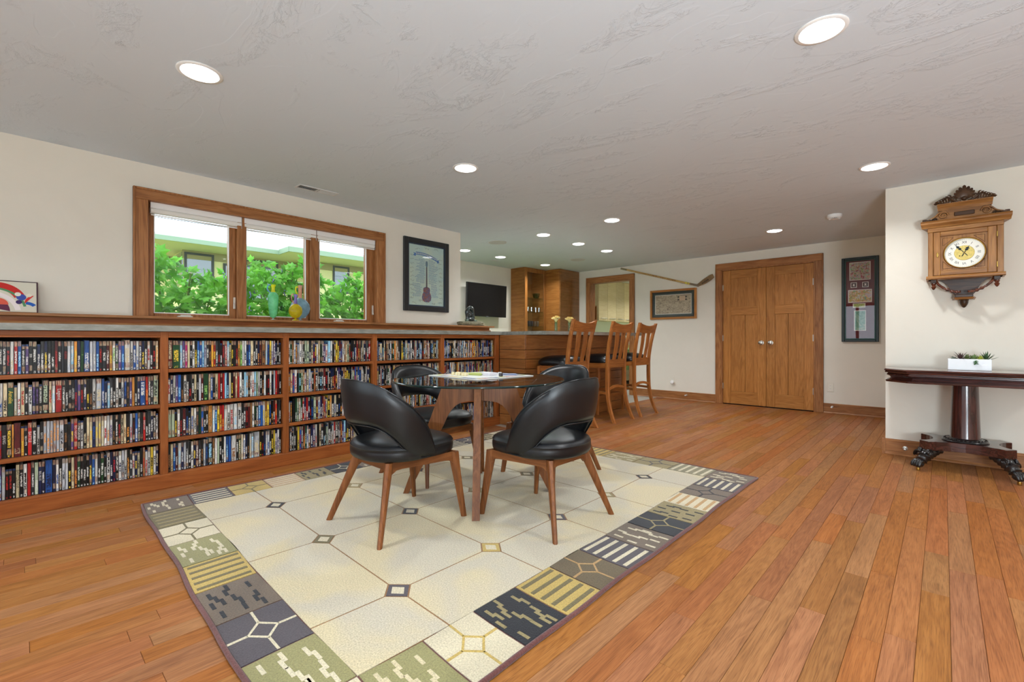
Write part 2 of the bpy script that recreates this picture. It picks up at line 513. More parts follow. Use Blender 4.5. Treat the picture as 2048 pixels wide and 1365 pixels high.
# floor: a dark underlay, oak boards laid on it, grey tile behind the bar
b = MB(); b.box((-6.05, YS - .15, -0.1), (XE + .15, YB + .15, -0.013)); floor = b.build('floor', plain('floor_underlay', rgb(42, 28, 18), 0.8), kind='structure')
rnd = random.Random(5)
PW = 0.0825
boards = []
x = -3.86
while x < XE:
    x1 = min(x + PW, XE)
    y = YS - rnd.random() * 1.1
    while y < YB:
        y1 = y + rnd.choice((.45, .6, .75, .9, 1.05, 1.2, 1.4)) * rnd.uniform(.9, 1.1)
        a, c = max(y, YS), min(y1, YB)
        if x1 > XC and a < YC: c = min(c, YC)
        if x1 > XC and a >= YC: break
        if c - a > .02: boards.append((x, x1, a, c, (rnd.uniform(.45, .85) if rnd.random() < .78 else rnd.choice((rnd.uniform(0, .35), 1.0)), rnd.random(), rnd.random())))
        y = y1
    x = x1
def board_score(bd):
    x0, x1, y0, y1, t = bd
    best = 0; k = 5
    for i in range(k):
        px, py = (x0 + x1) / 2, y0 + (y1 - y0) * (i + .5) / k
        d = -math.sin(TH) * px + math.cos(TH) * py; r = math.cos(TH) * px + math.sin(TH) * py
        if d > .3 and abs(r / d) < 1.12 and 1 / d < .745: best += (x1 - x0) * (y1 - y0) / k / d ** 3
    if -3.4 < (x0 + x1) / 2 < -1.1 and y0 > .5 and y1 < 3.5: best = 0
    return best
boards.sort(key=board_score, reverse=True)
def board_geo(b, bd, faces):
    x0, x1, y0, y1, t = bd
    g, e = 0.0004, 0.0010
    x0 += g; x1 -= g; y0 += g; y1 -= g
    n = len(b.v)
    b.v += [(x0 + e, y0 + e, 0), (x1 - e, y0 + e, 0), (x1 - e, y1 - e, 0), (x0 + e, y1 - e, 0),
            (x0, y0, -.0012), (x1, y0, -.0012), (x1, y1, -.0012), (x0, y1, -.0012),
            (x0, y0, -.012), (x1, y0, -.012), (x1, y1, -.012), (x0, y1, -.012)]
    F = [(0, 1, 2, 3)]
    for i in range(4):
        j = (i + 1) % 4
        F += [(4 + i, 4 + j, j, i), (8 + i, 8 + j, 4 + j, 4 + i)]
    for f in F:
        b.f.append(tuple(n + q for q in f)); b.m.append(0); faces.append(t)
def with_tone(b, name, faces, parent, kind=None):
    o = b.build(name, M_floor, parent, kind=kind)
    at = o.data.color_attributes.new('tone', 'FLOAT_COLOR', 'CORNER')
    vals = []
    for p, t in zip(o.data.polygons, faces):
        for _ in p.vertices: vals += [t[0], t[1], t[2], 1.0]
    at.data.foreach_set('color', vals)
    return o
for bd in boards[:295]:
    b = MB(); fc = []; board_geo(b, bd, fc); with_tone(b, 'plank', fc, floor)
b = MB(); fc = []
for bd in boards[295:]: board_geo(b, bd, fc)
with_tone(b, 'far_planks', fc, floor, 'stuff')

tile_m = plain('grey_floor_tile', rgb(168, 164, 154), 0.45, var=.1, bscale=8)
tf = struct_empty('floor_tiled')
for i in range(5):
    for j in range(8):
        lo = (-5.88 + i * .458, 3.78 + j * .465, -.012); hi = (-5.88 + i * .458 + .452, 3.78 + j * .465 + .459, .003)
        if hi[1] > YB: hi = (hi[0], YB, hi[2])
        b = MB(); b.box(lo, hi, 0, .003); b.build('tile', tile_m, tf)

# baseboards
def baseboard(name, p0, p1, nrm, hgt=.135):
    p0 = Vector(p0); p1 = Vector(p1); d = (p1 - p0).normalized(); L = (p1 - p0).length; n = Vector(nrm)
    M = Matrix(((d.x, n.x, 0, p0.x), (d.y, n.y, 0, p0.y), (0, 0, 1, 0), (0, 0, 0, 1)))
    prof = [(0, 0), (.022, 0), (.022, .008), (.015, .018), (.0135, .02), (.0135, hgt - .026), (.011, hgt - .023), (.0135, hgt - .02), (.0135, hgt - .004), (.010, hgt), (0, hgt)]
    b = MB()
    r0 = [M @ Vector((0, q, z)) for q, z in prof]; r1 = [M @ Vector((L, q, z)) for q, z in prof]
    b.loft([r0, r1])
    return b.build(name, W_('OAK', 'x' if abs(d.x) > .5 else 'y'), kind='structure')
baseboard('baseboard_back', (OX1 + .09, YB, 0), (DX0 - .086, YB, 0), (0, -1, 0))
baseboard('baseboard_corner', (DX1 + .097, YB, 0), (XC, YB, 0), (0, -1, 0))
baseboard('baseboard_right', (XC - .0225, YC, 0), (XE, YC, 0), (0, -1, 0))
baseboard('baseboard_end', (XC, YC - .0225, 0), (XC, YB, 0), (-1, 0, 0))
baseboard('baseboard_east', (XE, YS, 0), (XE, YC, 0), (-1, 0, 0))
baseboard('baseboard_front', (-4.37, YS, 0), (XE, YS, 0), (0, 1, 0))

# casings around the two back openings
def cased(name, x0, x1, zt, w0, w1, jamb):
    e = struct_empty(name)
    for nm, lo, hi, ax in (('casing_side', (x0 - w0, YB - .02, 0), (x0, YB, zt), 'z'), ('casing_side', (x1, YB - .02, 0), (x1 + w1, YB, zt), 'z'),
                           ('casing_head', (x0 - w0, YB - .021, zt), (x1 + w1, YB, zt + .095), 'x')):
        b = MB(); b.box(lo, hi, 0, .004)
        if ax == 'z':
            xo = lo[0] if lo[0] < x0 - .01 else hi[0]
            s = 1 if xo == lo[0] else -1
            b.box((xo, YB - .028, 0), (xo + s * .018, YB, zt + .095), 0, .004)
        else: b.box((lo[0], YB - .028, hi[2] - .018), (hi[0], YB, hi[2]), 0, .004)
        b.build(nm, W_('OAK', ax), e)
    b = MB()
    b.box((x0, YB - .012, 0), (x0 + .018, YB + .15, zt)); b.box((x1 - .018, YB - .012, 0), (x1, YB + .15, zt)); b.box((x0 + .018, YB - .012, zt - .018), (x1 - .018, YB + .15, zt))
    b.build('jamb', W_('OAK', 'z'), e)
    return e
cased('trim_1', DX0, DX1, DH, .086, .097, True)
cased('trim_2', OX0, OX1, DH, .075, .09, True)

def door_leaf(name, x0, x1, knob_side):
    e = struct_empty(name)
    yf, z0, z1 = YB + .004, .012, DH - .02
    st, rail_t, mid0, mid1, rail_b = .115, .125, 1.37, 1.50, .19
    # one flat panel per field, frame members proud of it
    def part(nm, lo, hi, ax, ch=.003):
        b = MB(); b.box(lo, hi, 0, ch); return b.build(nm, W_('DOOR', ax), e)
    part('stile', (x0, yf, z0), (x0 + st, yf + .035, z1), 'z'); part('stile', (x1 - st, yf, z0), (x1, yf + .035, z1), 'z')
    a, c = x0 + st, x1 - st
    part('rail', (a, yf, z1 - rail_t), (c, yf + .035, z1), 'x'); part('rail', (a, yf, mid0), (c, yf + .035, mid1), 'x'); part('rail', (a, yf, z0), (c, yf + .035, z0 + rail_b), 'x')
    part('panel', (a, yf + .010, mid1), (c, yf + .03, z1 - rail_t), 'z', 0)
    m = (a + c) / 2 + (.015 if knob_side > 0 else -.015)
    part('panel', (a, yf + .010, z0 + rail_b), (m - .002, yf + .03, mid0), 'z', .002); part('panel', (m + .002, yf + .010, z0 + rail_b), (c, yf + .03, mid0), 'z', .002)
    kx = x1 - .06 if knob_side > 0 else x0 + .06
    b = MB(); R = Matrix.Rotation(PI / 2, 4, 'X')
    b.lathe([(.0001, 0), (.033, 0), (.034, .006), (.014, .010), (.012, .03), (.024, .036), (.031, .048), (.030, .058), (.018, .066), (.0001, .067)], (kx, yf, .95), 20, 0, (False, False), R)
    b.build('knob', M_nickel, e, 40)
    hx = x0 - .004 if knob_side > 0 else x1 + .004
    for hz in (.28, 1.02, 1.80):
        b = MB(); b.lathe([(.006, 0), (.006, .09)], (hx, YB - .006, hz - .045), 10); b.box((hx - .012, YB - .003, hz - .045), (hx + .012, YB + .004, hz + .045)); b.build('hinge', M_nickel, e)
    return e
mx = -1.905
door_leaf('door_1', DX0 + .021, mx - .002, 1)
door_leaf('door_2', mx + .002, DX1 - .021, -1)
b = MB(); b.box((DX0, YB + .06, -.1), (DX1, YB + .14, DH)); b.build('unseen_door_backing', M_dark, kind='structure')  # unseen dark backing behind the doors, keeps sky light from leaking underneath

# ------------------------------------------------------------------ window_1 in the left wall
w1 = struct_empty('window_1')
Y0, Y1, ZB, ZT = .664, 2.581, 1.165, 2.047
woodz, woody = W_('OAK', 'z'), W_('OAK', 'y')
def wpart(nm, lo, hi, m, ch=.003, par=w1):
    b = MB(); b.box(lo, hi, 0, ch); return b.build(nm, m, par)
wpart('casing_side', (XL, .573, ZB), (XL + .02, Y0, ZT), woodz); wpart('casing_side', (XL, Y1, ZB), (XL + .02, 2.675, ZT), woodz)
wpart('casing_head', (XL, .573, ZT), (XL + .021, 2.675, 2.134), woody)
b = MB(); b.box((XL, .573, ZB), (XL + .03, .588, 2.134), 0, .003); b.box((XL, 2.66, ZB), (XL + .03, 2.675, 2.134), 0, .003); b.box((XL, .588, 2.119), (XL + .03, 2.66, 2.134), 0, .003)
b.build('back_band', woodz, w1)
b = MB()
b.box((-4.53, Y0 - .02, ZB - .01), (XL, Y0, ZT + .02)); b.box((-4.53, Y1, ZB - .01), (XL, Y1 + .02, ZT + .02)); b.box((-4.53, Y0, ZT), (XL, Y1, ZT + .02)); b.box((-4.53, Y0, ZB - .02), (XL, Y1, ZB + .005))
b.build('jamb', woodz, w1)
panes = [(.709, 1.221), (1.35, 1.868), (1.997, 2.499)]
edges = [(Y0, 1.308), (1.308, 1.935), (1.935, Y1)]
for k, yy in enumerate((1.308, 1.935)):
    wpart('mullion', (-4.52, yy - .036, ZB + .005), (-4.40, yy + .036, ZT), woodz)
for k, ((ya, yb), (ea, eb)) in enumerate(zip(panes, edges)):
    ea2, eb2 = (ea if k == 0 else ea + .036), (eb if k == 2 else eb - .036)
    sash = MB()
    sash.box((-4.50, ea2, ZB + .005), (-4.44, ya, ZT), 0, .004); sash.box((-4.50, yb, ZB + .005), (-4.44, eb2, ZT), 0, .004)
    sash.box((-4.50, ya, ZB + .005), (-4.44, yb, 1.207), 0, .004); sash.box((-4.50, ya, 1.985), (-4.44, yb, ZT), 0, .004)
    so = sash.build('sash', woodz, w1)
    g = MB()
    for (c0, c1) in (((-4.447, ya, 1.207), (-4.437, ya + .006, 1.985)), ((-4.447, yb - .006, 1.207), (-4.437, yb, 1.985)), ((-4.447, ya, 1.203), (-4.437, yb, 1.21))): g.box(c0, c1)
    g.build('glazing_bead', M_white, so)
    g = MB(); g.poly([(-4.468, ya - .004, 1.203), (-4.468, yb + .004, 1.203), (-4.468, yb + .004, 1.989), (-4.468, ya - .004, 1.989)]); g.build('pane', M_pane, so)
    if k != 1:
        g = MB(); cy = (ya + yb) / 2 - .06
        g.box((-4.44, cy - .05, ZB + .006), (-4.405, cy + .05, ZB + .022), 0, .004); g.box((-4.43, cy - .03, ZB + .022), (-4.415, cy + .04, ZB + .03), 0, .003)
        g.build('crank_handle', plain('hardware_beige', rgb(206, 200, 188), .4), w1)
    if k != 1:
        g = MB(); yy = eb2 - .012
        g.box((-4.44, yy - .008, 1.26), (-4.425, yy + .008, 1.36), 0, .003); g.tube([(-4.43, yy, 1.31), (-4.41, yy - .01, 1.30), (-4.40, yy - .012, 1.26)], .005, 6)
        g.build('sash_lock', plain('hardware_beige', rgb(206, 200, 188), .4), w1)

shade_m = plain('roller_shade_cloth', rgb(232, 230, 224), .8)
for (ya, yb), lab in zip(((.680, 1.308), (1.325, 1.952), (1.955, 2.578)),
                         ('white roller shade rolled up over the window pane nearest the ceramic art tile', 'white roller shade rolled up over the middle window pane above the glass pitchers', 'white roller shade rolled up over the window pane nearest the guitar poster')):
    t = thing('roller_shade', lab, 'window shade', (-4.405, ya, 1.95), 0, 'white roller shades over the window')
    b = MB(); L = yb - ya
    b.box((.004, 0.002, .052), (.010, L - .002, .097), 0, .002); b.build('valance', M_white, t)
    b = MB(); b.lathe([(.024, .004), (.024, L - .004)], (-.015, 0, .036), 16, 0, (True, True), Matrix.Rotation(-PI / 2, 4, 'X')); b.build('fabric_roll', shade_m, t, 40)
    b = MB(); b.box((-.004, .006, -.004), (.004, L - .006, .006), 0, .002); b.build('hem_bar', M_white, t)
    b = MB(); b.box((-.02, L - .004, .0), (.012, L, .097), 0, .001); b.build('bracket', plain('bracket_grey', rgb(150, 150, 148), .4), t)

# wooden ledge under the window, standing on the counter
tr = struct_empty('trim_3')
wpart('ledge', (XL, -.55, 1.146), (-4.12, 4.085, 1.166), woody, .004, tr)
wpart('riser', (XL, -.55, 1.092), (-4.155, 4.03, 1.146), W_('CHERRY', 'y'), .002, tr)
wpart('bead', (-4.155, -.55, 1.092), (-4.135, 4.035, 1.113), woody, .004, tr)

# windows behind and beside the viewpoint, which only daylight shows of, widened to brighten the room
def plain_window(name, axis, pos, a0, a1, z0, z1, n):
    e = struct_empty(name)
    b = MB(); g = MB()
    def bx(u0, u1, za, zb):
        if axis == 'y': b.box((u0, pos - .1, za), (u1, pos + .02, zb), 0, .004)
        else: b.box((pos - .02, u0, za), (pos + .1, u1, zb), 0, .004)
    bx(a0, a0 + .07, z0, z1); bx(a1 - .07, a1, z0, z1); bx(a0, a1, z0, z0 + .07); bx(a0, a1, z1 - .07, z1)
    for i in range(1, n):
        u = a0 + (a1 - a0) * i / n; bx(u - .035, u + .035, z0, z1)
    b.build('frame', woodz, e)
    if axis == 'y': g.poly([(a0, pos - .04, z0), (a1, pos - .04, z0), (a1, pos - .04, z1), (a0, pos - .04, z1)])
    else: g.poly([(pos + .04, a0, z0), (pos + .04, a1, z0), (pos + .04, a1, z1), (pos + .04, a0, z1)])
    g.build('pane', M_pane, e)
plain_window('window_2', 'y', YS, -4.0, -.9, .15, 2.1, 3)
plain_window('window_3', 'y', YS, -.4, 2.8, .15, 2.1, 3)

# ------------------------------------------------------------------ pantry seen through the cased opening
wall_boxes('wall_pantry', [((-6.0, YB + .15, -.1), (-5.75, 12.2, H)), ((-6.0, 12.2, -.1), (-2.9, 12.35, H)), ((-3.0, YB + .15, -.1), (-2.9, 12.2, H)),])
b = MB(); b.box((-6.0, YB + .15, H), (-2.9, 12.35, H + .1)); b.build('ceiling_pantry', plain('pantry_ceiling', rgb(232, 230, 226), .9), kind='structure')
b = MB(); b.box((-6.0, YB, -.1), (-2.9, 12.35, .0)); b.build('floor_pantry', tile_m, kind='structure')
for i in range(4):
    y0 = 8.5 + i * .72
    t = thing('wall_cabinet', ('pale maple wall cabinet with two bar pulls, nearest in the room beyond the opening', 'pale maple wall cabinet next to the nearest one, beyond the cased opening', 'third pale maple wall cabinet deep in the room beyond the opening', 'last pale maple wall cabinet deep in the room beyond the opening')[i], 'cabinet', (-5.74, y0, 1.41), 0, 'maple wall cabinets beyond the opening')
    b = MB(); b.box((0, .001, 0), (.32, .719, .905)); b.build('carcass', W_('MAPLE', 'y'), t)
    for j in (0, 1):
        b = MB(); b.box((.321, .003 + j * .36, .002), (.34, .357 + j * .36, .903), 0, .001); d = b.build('door', W_('MAPLE', 'y'), t)
        b = MB(); yy = .06 + j * .36
        b.tube([(.345, yy + .02, .05), (.36, yy + .02, .05)], .004, 6); b.tube([(.345, yy + .22, .05), (.36, yy + .22, .05)], .004, 6); b.tube([(.362, yy, .05), (.362, yy + .24, .05)], .006, 8)
        b.build('pull', M_nickel, d)
t = thing('base_cabinet', 'long base cabinet with worktop in the room beyond the opening', 'cabinet', (-5.74, 8.5, 0))
b = MB(); b.box((0, 0, .08), (.58, 2.88, .88), 0, .002); b.build('carcass', W_('MAPLE', 'y'), t)
b = MB(); b.box((0, -.02, .88), (.62, 2.9, .92), 0, .003); b.build('worktop', plain('pantry_worktop', rgb(190, 196, 176), .3), t)
b = MB(); b.box((-.002, 0, .92), (.008, 2.88, 1.41)); b.build('backsplash', plain('green_glass_splash', rgb(228, 238, 218), .2), t)
t = thing('niche_cabinet', 'small dark wood open cabinet on the wall left of the maple cabinets', 'cabinet', (-5.745, 8.18, 1.41))
b = MB(); b.box((0, 0, 0), (.30, .018, .31)); b.box((0, .29, 0), (.30, .308, .31)); b.box((0, .018, .292), (.30, .29, .31)); b.box((0, .018, 0), (.30, .29, .018)); b.build('frame', W_('BARW', 'z'), t)
b = MB(); b.box((0, .018, .018), (.01, .29, .292)); b.build('back_panel', W_('BARW', 'z'), t)

# ------------------------------------------------------------------ recessed lamps, speakers, vents, detector
M_lamp, nt, bs, out = newmat('lamp_lens')
bs.inputs['Base Color'].default_value = (1, 1, 1, 1); bs.inputs['Emission Color'].default_value = (0.95, 0.98, 1.0, 1); bs.inputs['Emission Strength'].default_value = 9.0
lamps = [(-2.683, .611, 'nearest the art tile end of the bookcase'), (-.381, 2.336, 'brightest and largest, nearest the camera'), (-2.684, 2.346, 'above the far end of the round table'),
         (-.385, 4.453, 'nearest the wall clock'), (-2.676, 4.479, 'above the nearest bar stool'), (-1.496, 6.257, 'above the floor before the double doors'),
         (-3.682, 4.515, 'first of the row of three along the bar'), (-3.673, 5.267, 'middle of the row of three along the bar'), (-3.66, 5.975, 'last of the row of three along the bar'),
         (-5.173, 5.26, 'between the television and the two speakers'), (-5.144, 6.357, 'in front of the glass door cabinet'), (-5.175, 4.506, 'just past the corner of the poster wall')]
def lamp(x, y, lab, zc=H):
    t = thing('recessed_light', 'round white recessed ceiling light ' + lab, 'ceiling light', (x, y, zc), 0, 'recessed ceiling lights')
    b = MB(); b.lathe([(.098, -.0005), (.0985, -.003), (.094, -.006), (.082, -.0065), (.0785, -.003), (.0785, .0)], n=32, cap=(False, False)); b.build('trim_ring', M_white, t, 40)
    b = MB(); b.lathe([(.0785, -.004), (.070, -.0085), (.05, -.011), (.0001, -.012)], n=32, cap=(False, False)); b.build('lens', M_lamp, t)
    d = bpy.data.lights.new('lamp_beam', 'AREA'); d.shape = 'DISK'; d.size = .14; d.energy = LAMP; d.spread = 2.45; d.color = (.95, .98, 1.0)
    o = bpy.data.objects.new('lamp_beam', d); COL.objects.link(o); o.parent = t; o.location = (0, 0, -.016)
    return t
for l in lamps: lamp(*l)
lamp(-.385, .55, 'outside the frame, before the camera'); lamp(1.9, .55, 'outside the frame, over the near corner'); lamp(1.9, 2.34, 'outside the frame, beside the clock wall'); lamp(1.9, 4.45, 'outside the frame, in the clock corner'); lamp(-2.68, -1.3, 'behind the camera, bookcase side'); lamp(-.385, -1.3, 'behind the camera'); lamp(1.9, -1.3, 'behind the camera, window side')
lamp(-4.3, 8.3, 'in the room beyond the opening'); lamp(-4.3, 9.3, 'added unseen, middle of the room beyond the opening'); lamp(-4.6, 11.4, 'added unseen, deepest part of the room beyond the opening'); lamp(-4.5, 10.2, 'added unseen at the far end of the room beyond the opening')  # unseen lamps, added to brighten the room behind the cased opening

spk = plain('speaker_grille', rgb(196, 196, 196), .7, var=.1, bscale=900)
for x, y, lab in ((-4.428, 4.444, 'round flush ceiling speaker nearer the poster wall'), (-4.417, 6.315, 'round flush ceiling speaker above the cased opening')):
    t = thing('ceiling_speaker', lab, 'speaker', (x, y, H), 0, 'ceiling speakers above the bar')
    b = MB(); b.lathe([(.125, 0), (.125, -.004), (.117, -.006), (.115, -.004)], n=36, cap=(False, False)); b.build('ring', plain('speaker_ring', rgb(206, 206, 206), .5), t, 40)
    b = MB(); b.lathe([(.115, -.003), (.06, -.0045), (.0001, -.005)], n=36, cap=(False, False)); b.build('grille', spk, t, 60)
def vent(x, y, lab, sx, sy):
    t = thing('ceiling_vent', lab, 'air vent', (x, y, H))
    b = MB(); w = .016
    b.box((-sx, -sy, -.006), (sx, -sy + w, 0), 0, .002); b.box((-sx, sy - w, -.006), (sx, sy, 0), 0, .002); b.box((-sx, -sy + w, -.006), (-sx + w, sy - w, 0), 0, .002); b.box((sx - w, -sy + w, -.006), (sx, sy - w, 0), 0, .002); b.box((-sx + w, -.008, -.006), (sx - w, .008, 0), 0, .002)
    b.build('frame', plain('vent_white', rgb(215, 215, 215), .5), t)
    b = MB(); b.box((-sx + w, -sy + w, -.0012), (sx - w, sy - w, -.0004)); b.build('duct_opening', M_dark, t)
    k = 11
    for half, ang in ((-1, .9), (1, -.9)):
        for i in range(k):
            yy = half * (.012 + (sy - .03) * (i + .5) / k)
            M = Matrix.Translation((0, yy, -.0035)) @ Matrix.Rotation(ang, 4, 'X')
            b = MB(); b.box((-sx + w, -.0045, -.0006), (sx - w, .0045, .0006), 0, 0, M); b.build('slat', plain('vent_white', rgb(215, 215, 215), .5), t)
vent(-4.04, 1.80, 'white slotted air vent in ceiling above the triple window', .055, .175)
vent(-5.472, 5.43, 'small white air vent in ceiling above the television', .05, .08)
t = thing('smoke_detector', 'round white smoke detector on ceiling before the double doors', 'smoke detector', (-.843, 5.9, H))
b = MB(); b.lathe([(.066, 0), (.068, -.012), (.064, -.030), (.050, -.038)], n=32, cap=(False, False)); b.lathe([(.036, -.044), (.0001, -.047)], n=32, cap=(False, False)); b.build('housing', M_white, t, 40)
b = MB(); b.lathe([(.050, -.036), (.044, -.040), (.036, -.041)], n=32, cap=(False, False)); b.build('sensor_slot', plain('detector_slot', rgb(120, 120, 118), .6), t, 40)
for i in range(20):
    a = 2 * PI * i / 20
    b = MB(); b.box((.036, -.002, -.0445), (.052, .002, -.037), 0, 0, Matrix.Rotation(a, 4, 'Z')); b.build('rib', M_white, t)
# ------------------------------------------------------------------ bookcase with its disc cases
XF = -3.815
bk = thing('bookcase', 'long low cherry wood bookcase full of disc cases under the grey counter', 'bookcase', (0, 0, 0))
ch_y, ch_z = W_('CHERRY', 'y'), W_('CHERRY', 'z')
uprights = [(-.55, -.50), (-.14, -.096), (.645, .688), (1.429, 1.473), (2.213, 2.258), (2.998, 3.043), (3.795, 3.858)]
for a, c in uprights:
    b = MB(); b.box((-4.15, a, .0), (XF, c, 1.052), 0, .002); b.build('upright', ch_z, bk)
bays = [(uprights[i][1], uprights[i + 1][0]) for i in range(6)]
SZ = [(.776, .800), (.541, .565), (.306, .330)]
for a, c in bays:
    for z0, z1 in SZ:
        b = MB(); b.box((-4.14, a, z0), (XF - .003, c, z1), 0, .002); b.build('shelf', ch_y, bk)
    b = MB(); b.box((-4.14, a, .075), (XF - .003, c, .097), 0, .002); b.build('shelf', ch_y, bk)
    b = MB(); b.box((XF - .022, a, 1.022), (XF - .001, c, 1.052), 0, .002); b.build('header', ch_y, bk)
    b = MB(); b.box((XF - .022, a, 1.012), (XF + .002, c, 1.022), 0, .001); b.build('header_bead', ch_y, bk)
b = MB(); b.box((-4.16, -.55, 0), (-4.14, 3.858, 1.052)); b.build('back_panel', plain('bookcase_back', rgb(40, 24, 14), .6), bk)
b = MB(); b.box((XF, -.55, .0), (XF + .012, 3.858, .094), 0, .003); b.build('base_rail', ch_y, bk)
b = MB(); b.box((-4.14, -.5, 1.03), (XF - .02, 3.8, 1.05)); b.build('top_panel', ch_y, bk)

PAL = {'K': (15, 15, 17), 'D': (42, 44, 48), 'N': (22, 30, 64), 'B': (34, 80, 150), 'C': (150, 200, 226), 'R': (166, 30, 30), 'M': (84, 22, 24), 'W': (206, 205, 200),
       'E': (200, 186, 150), 'G': (26, 66, 38), 'L': (132, 178, 92), 'Y': (222, 190, 60), 'O': (212, 140, 60), 'T': (140, 96, 58), 'P': (88, 66, 116), 'S': (176, 180, 186), 'I': (186, 40, 110), 'H': (168, 182, 154)}
PNAME = dict(K='black', D='dark grey', N='navy', B='blue', C='pale blue', R='red', M='maroon', W='white', E='cream', G='dark green', L='light green', Y='yellow', O='orange', T='brown', P='purple', S='silver', I='magenta', H='sage green')
ROWS1 = ["Dw Kw Dw Kr We Rw Bc Kws Pws Kw Kw1.2 Nws Dw Ny Kw Kw Mr Kw Dd.7 Kr Sw Cw Oy Nw Gy Bw1.8 Sw Sw Bc Kr Dw1.3 Mw Ty Wl Gws Pw Bc We2 Wk Bw Wb Nw Ny Kw Wr Kw Kr Eo",
         "Kw Wb1.3 Ek1.3 Gy1.8 Ews Wr Er1.2 Kw Wks1.2 Np Kp Kws Kh2 Er Wc Rw2.2 Kw Kw Ky Kw Nr Py Kr Nw Ky Kt Wk1.2 Se2 Bw Nws Cws Dw Kw Wk Kw Wn Nb Kt Pw Ot Kw Nw Bw2.2 Ro Kw Dw Hd2",
         "Ts Rp Kw1.3 Ky1.5 Ot.6 Mm2 Oys Kws Rw1.3 Kw1.4 Wks Kw So So So So So Sd1.4 Kt1.2 Kds Py Rw1.2 Kws Wks Ke Et Ey Nb Ey Ey Ew Wr Wo Wp Kt Kw Kr Ek Et Ko1.3 Sr Km Bw Kw Kd Rw Kw Dw Nw Kw Wks",
         "Kw Pc Sh Krs Krs Kws Ek1.2 Kw Wk1.2 Rr1.2 Dw Hw1.2 Nw Nw Bn2.4 Nk Wb Kw Sd Sw Ky Et Mo Gw Kw Kw Kw Ny Bc Wi Dw Gw1.2 Kws Wk1.2 Nw Nr Kw Wn1.2 Sk Wk Ko Dw Wrs Nys Eks Kw Tr Wrs Wk Yk1.2 Wk Ne"]
ROWS2 = ["Me1.7 Gy3 Cw Pw Iw Ee Ks Wk Ky Bc Bw Cb Sp Dw Kt Oy Ry Dw Kr Kws Dr Rw Cw Eks Ky Kd Kr Og Lg Ws Wd Nb Bc Et1.4 Kw Kw No Mt Td2 Wc Bn Yk Wp Pw Nws Kw Kws",
         "Wrs Nw Wk Pw Bc1.3 Kt Wk1.2 Kw Kr1.2 Kw Ek Kw Sw Mw Gl2.2 Et Bw Kd Ek1.3 Rr Mw Rr Cc Nc Es Ky Mm Et Rr Wk1.2 Kw Cw Co Kt Wm Wr Ct Hg Wm Kw Kt Wc Km Kr Wt Kn Ss Rr Mm Kw",
         "Hh1.3 Hh1.3 Kys Wr Kr Mw1.4 Kb Kws Eb1.2 Wk Dt Gk Bo Kw Kw Ot1.8 Wc Bc Yk1.1 Ry Ro We1.3 Wk1.3 Wr1.6 Wc1.7 Wk2 Kw Dw Kr Mm Tt Wd Kg Kw Bc1.2 Bb Sy Ty Yt1.2 Kb Ko Mw Ro Kd Kw",
         "Kt Et Bc Mws Wc1.2 Nw Ss Dw Kw Wk Ny Mw1.2 Dw Kt Sw Db Kc2 Te Ww Hh Kw Kw We Bc Bb1.3 Wt2.4 Kw Ge1.3 Ew Wb Nw Kt We Cs Se3 Ky Kr Nb Sw Sb Kw Ky Yg Wps Wp Kw"]
M_case, nt, bs, out = newmat('disc_case_sleeve')
a1 = N(nt, 'ShaderNodeAttribute', attribute_name='c1'); a2 = N(nt, 'ShaderNodeAttribute', attribute_name='c2'); a3 = N(nt, 'ShaderNodeAttribute', attribute_name='c3')
uvn = nt.nodes.new('ShaderNodeUVMap'); uvn.uv_map = 'UVMap'
sp = nt.nodes.new('ShaderNodeSeparateXYZ'); nt.links.new(uvn.outputs[0], sp.inputs[0])
u, v = sp.outputs[0], sp.outputs[1]
s3 = nt.nodes.new('ShaderNodeSeparateColor'); nt.links.new(a3.outputs['Color'], s3.inputs[0])
R1, R2, BR = s3.outputs[0], s3.outputs[1], s3.outputs[2]
cb = nt.nodes.new('ShaderNodeCombineXYZ')
nt.links.new(math_n(nt, 'MULTIPLY', u, 1.3), cb.inputs[0]); nt.links.new(v, cb.inputs[1]); nt.links.new(math_n(nt, 'MULTIPLY', R1, 400.0), cb.inputs[2])
def band(x, lo, hi):
    return math_n(nt, 'MULTIPLY', math_n(nt, 'GREATER_THAN', x, lo), math_n(nt, 'LESS_THAN', x, hi))
big = noise(nt, cb.outputs[0], 3.2, 2, 0.5)          # picture-like patches
mp = N(nt, 'ShaderNodeMapping'); mp.inputs['Scale'].default_value = (2.4, 26, 1); nt.links.new(cb.outputs[0], mp.inputs[0])
let = noise(nt, mp.outputs[0], 1.0, 2, 0.7)           # strokes of lettering
t0 = math_n(nt, 'MULTIPLY_ADD', R2, 0.25, 0.12); t1 = math_n(nt, 'ADD', t0, math_n(nt, 'MULTIPLY_ADD', R1, 0.28, 0.26))
inb = math_n(nt, 'MULTIPLY', math_n(nt, 'GREATER_THAN', v, t0), math_n(nt, 'LESS_THAN', v, t1))
title = math_n(nt, 'MULTIPLY', math_n(nt, 'MULTIPLY', inb, band(u, .2, .8)), math_n(nt, 'GREATER_THAN', let.outputs['Fac'], 0.46))
logo = math_n(nt, 'MULTIPLY', math_n(nt, 'MULTIPLY', band(v, .03, .09), band(u, .25, .75)), math_n(nt, 'GREATER_THAN', let.outputs['Fac'], 0.47))
var = ramp(nt, [(0.35, (.55, .55, .55, 1)), (0.5, (1, 1, 1, 1)), (0.68, (1.25, 1.25, 1.25, 1))]); nt.links.new(big.outputs['Fac'], var.inputs[0])
base = mixc(nt, 1.0, a1.outputs['Color'], var.outputs[0], 'MULTIPLY')
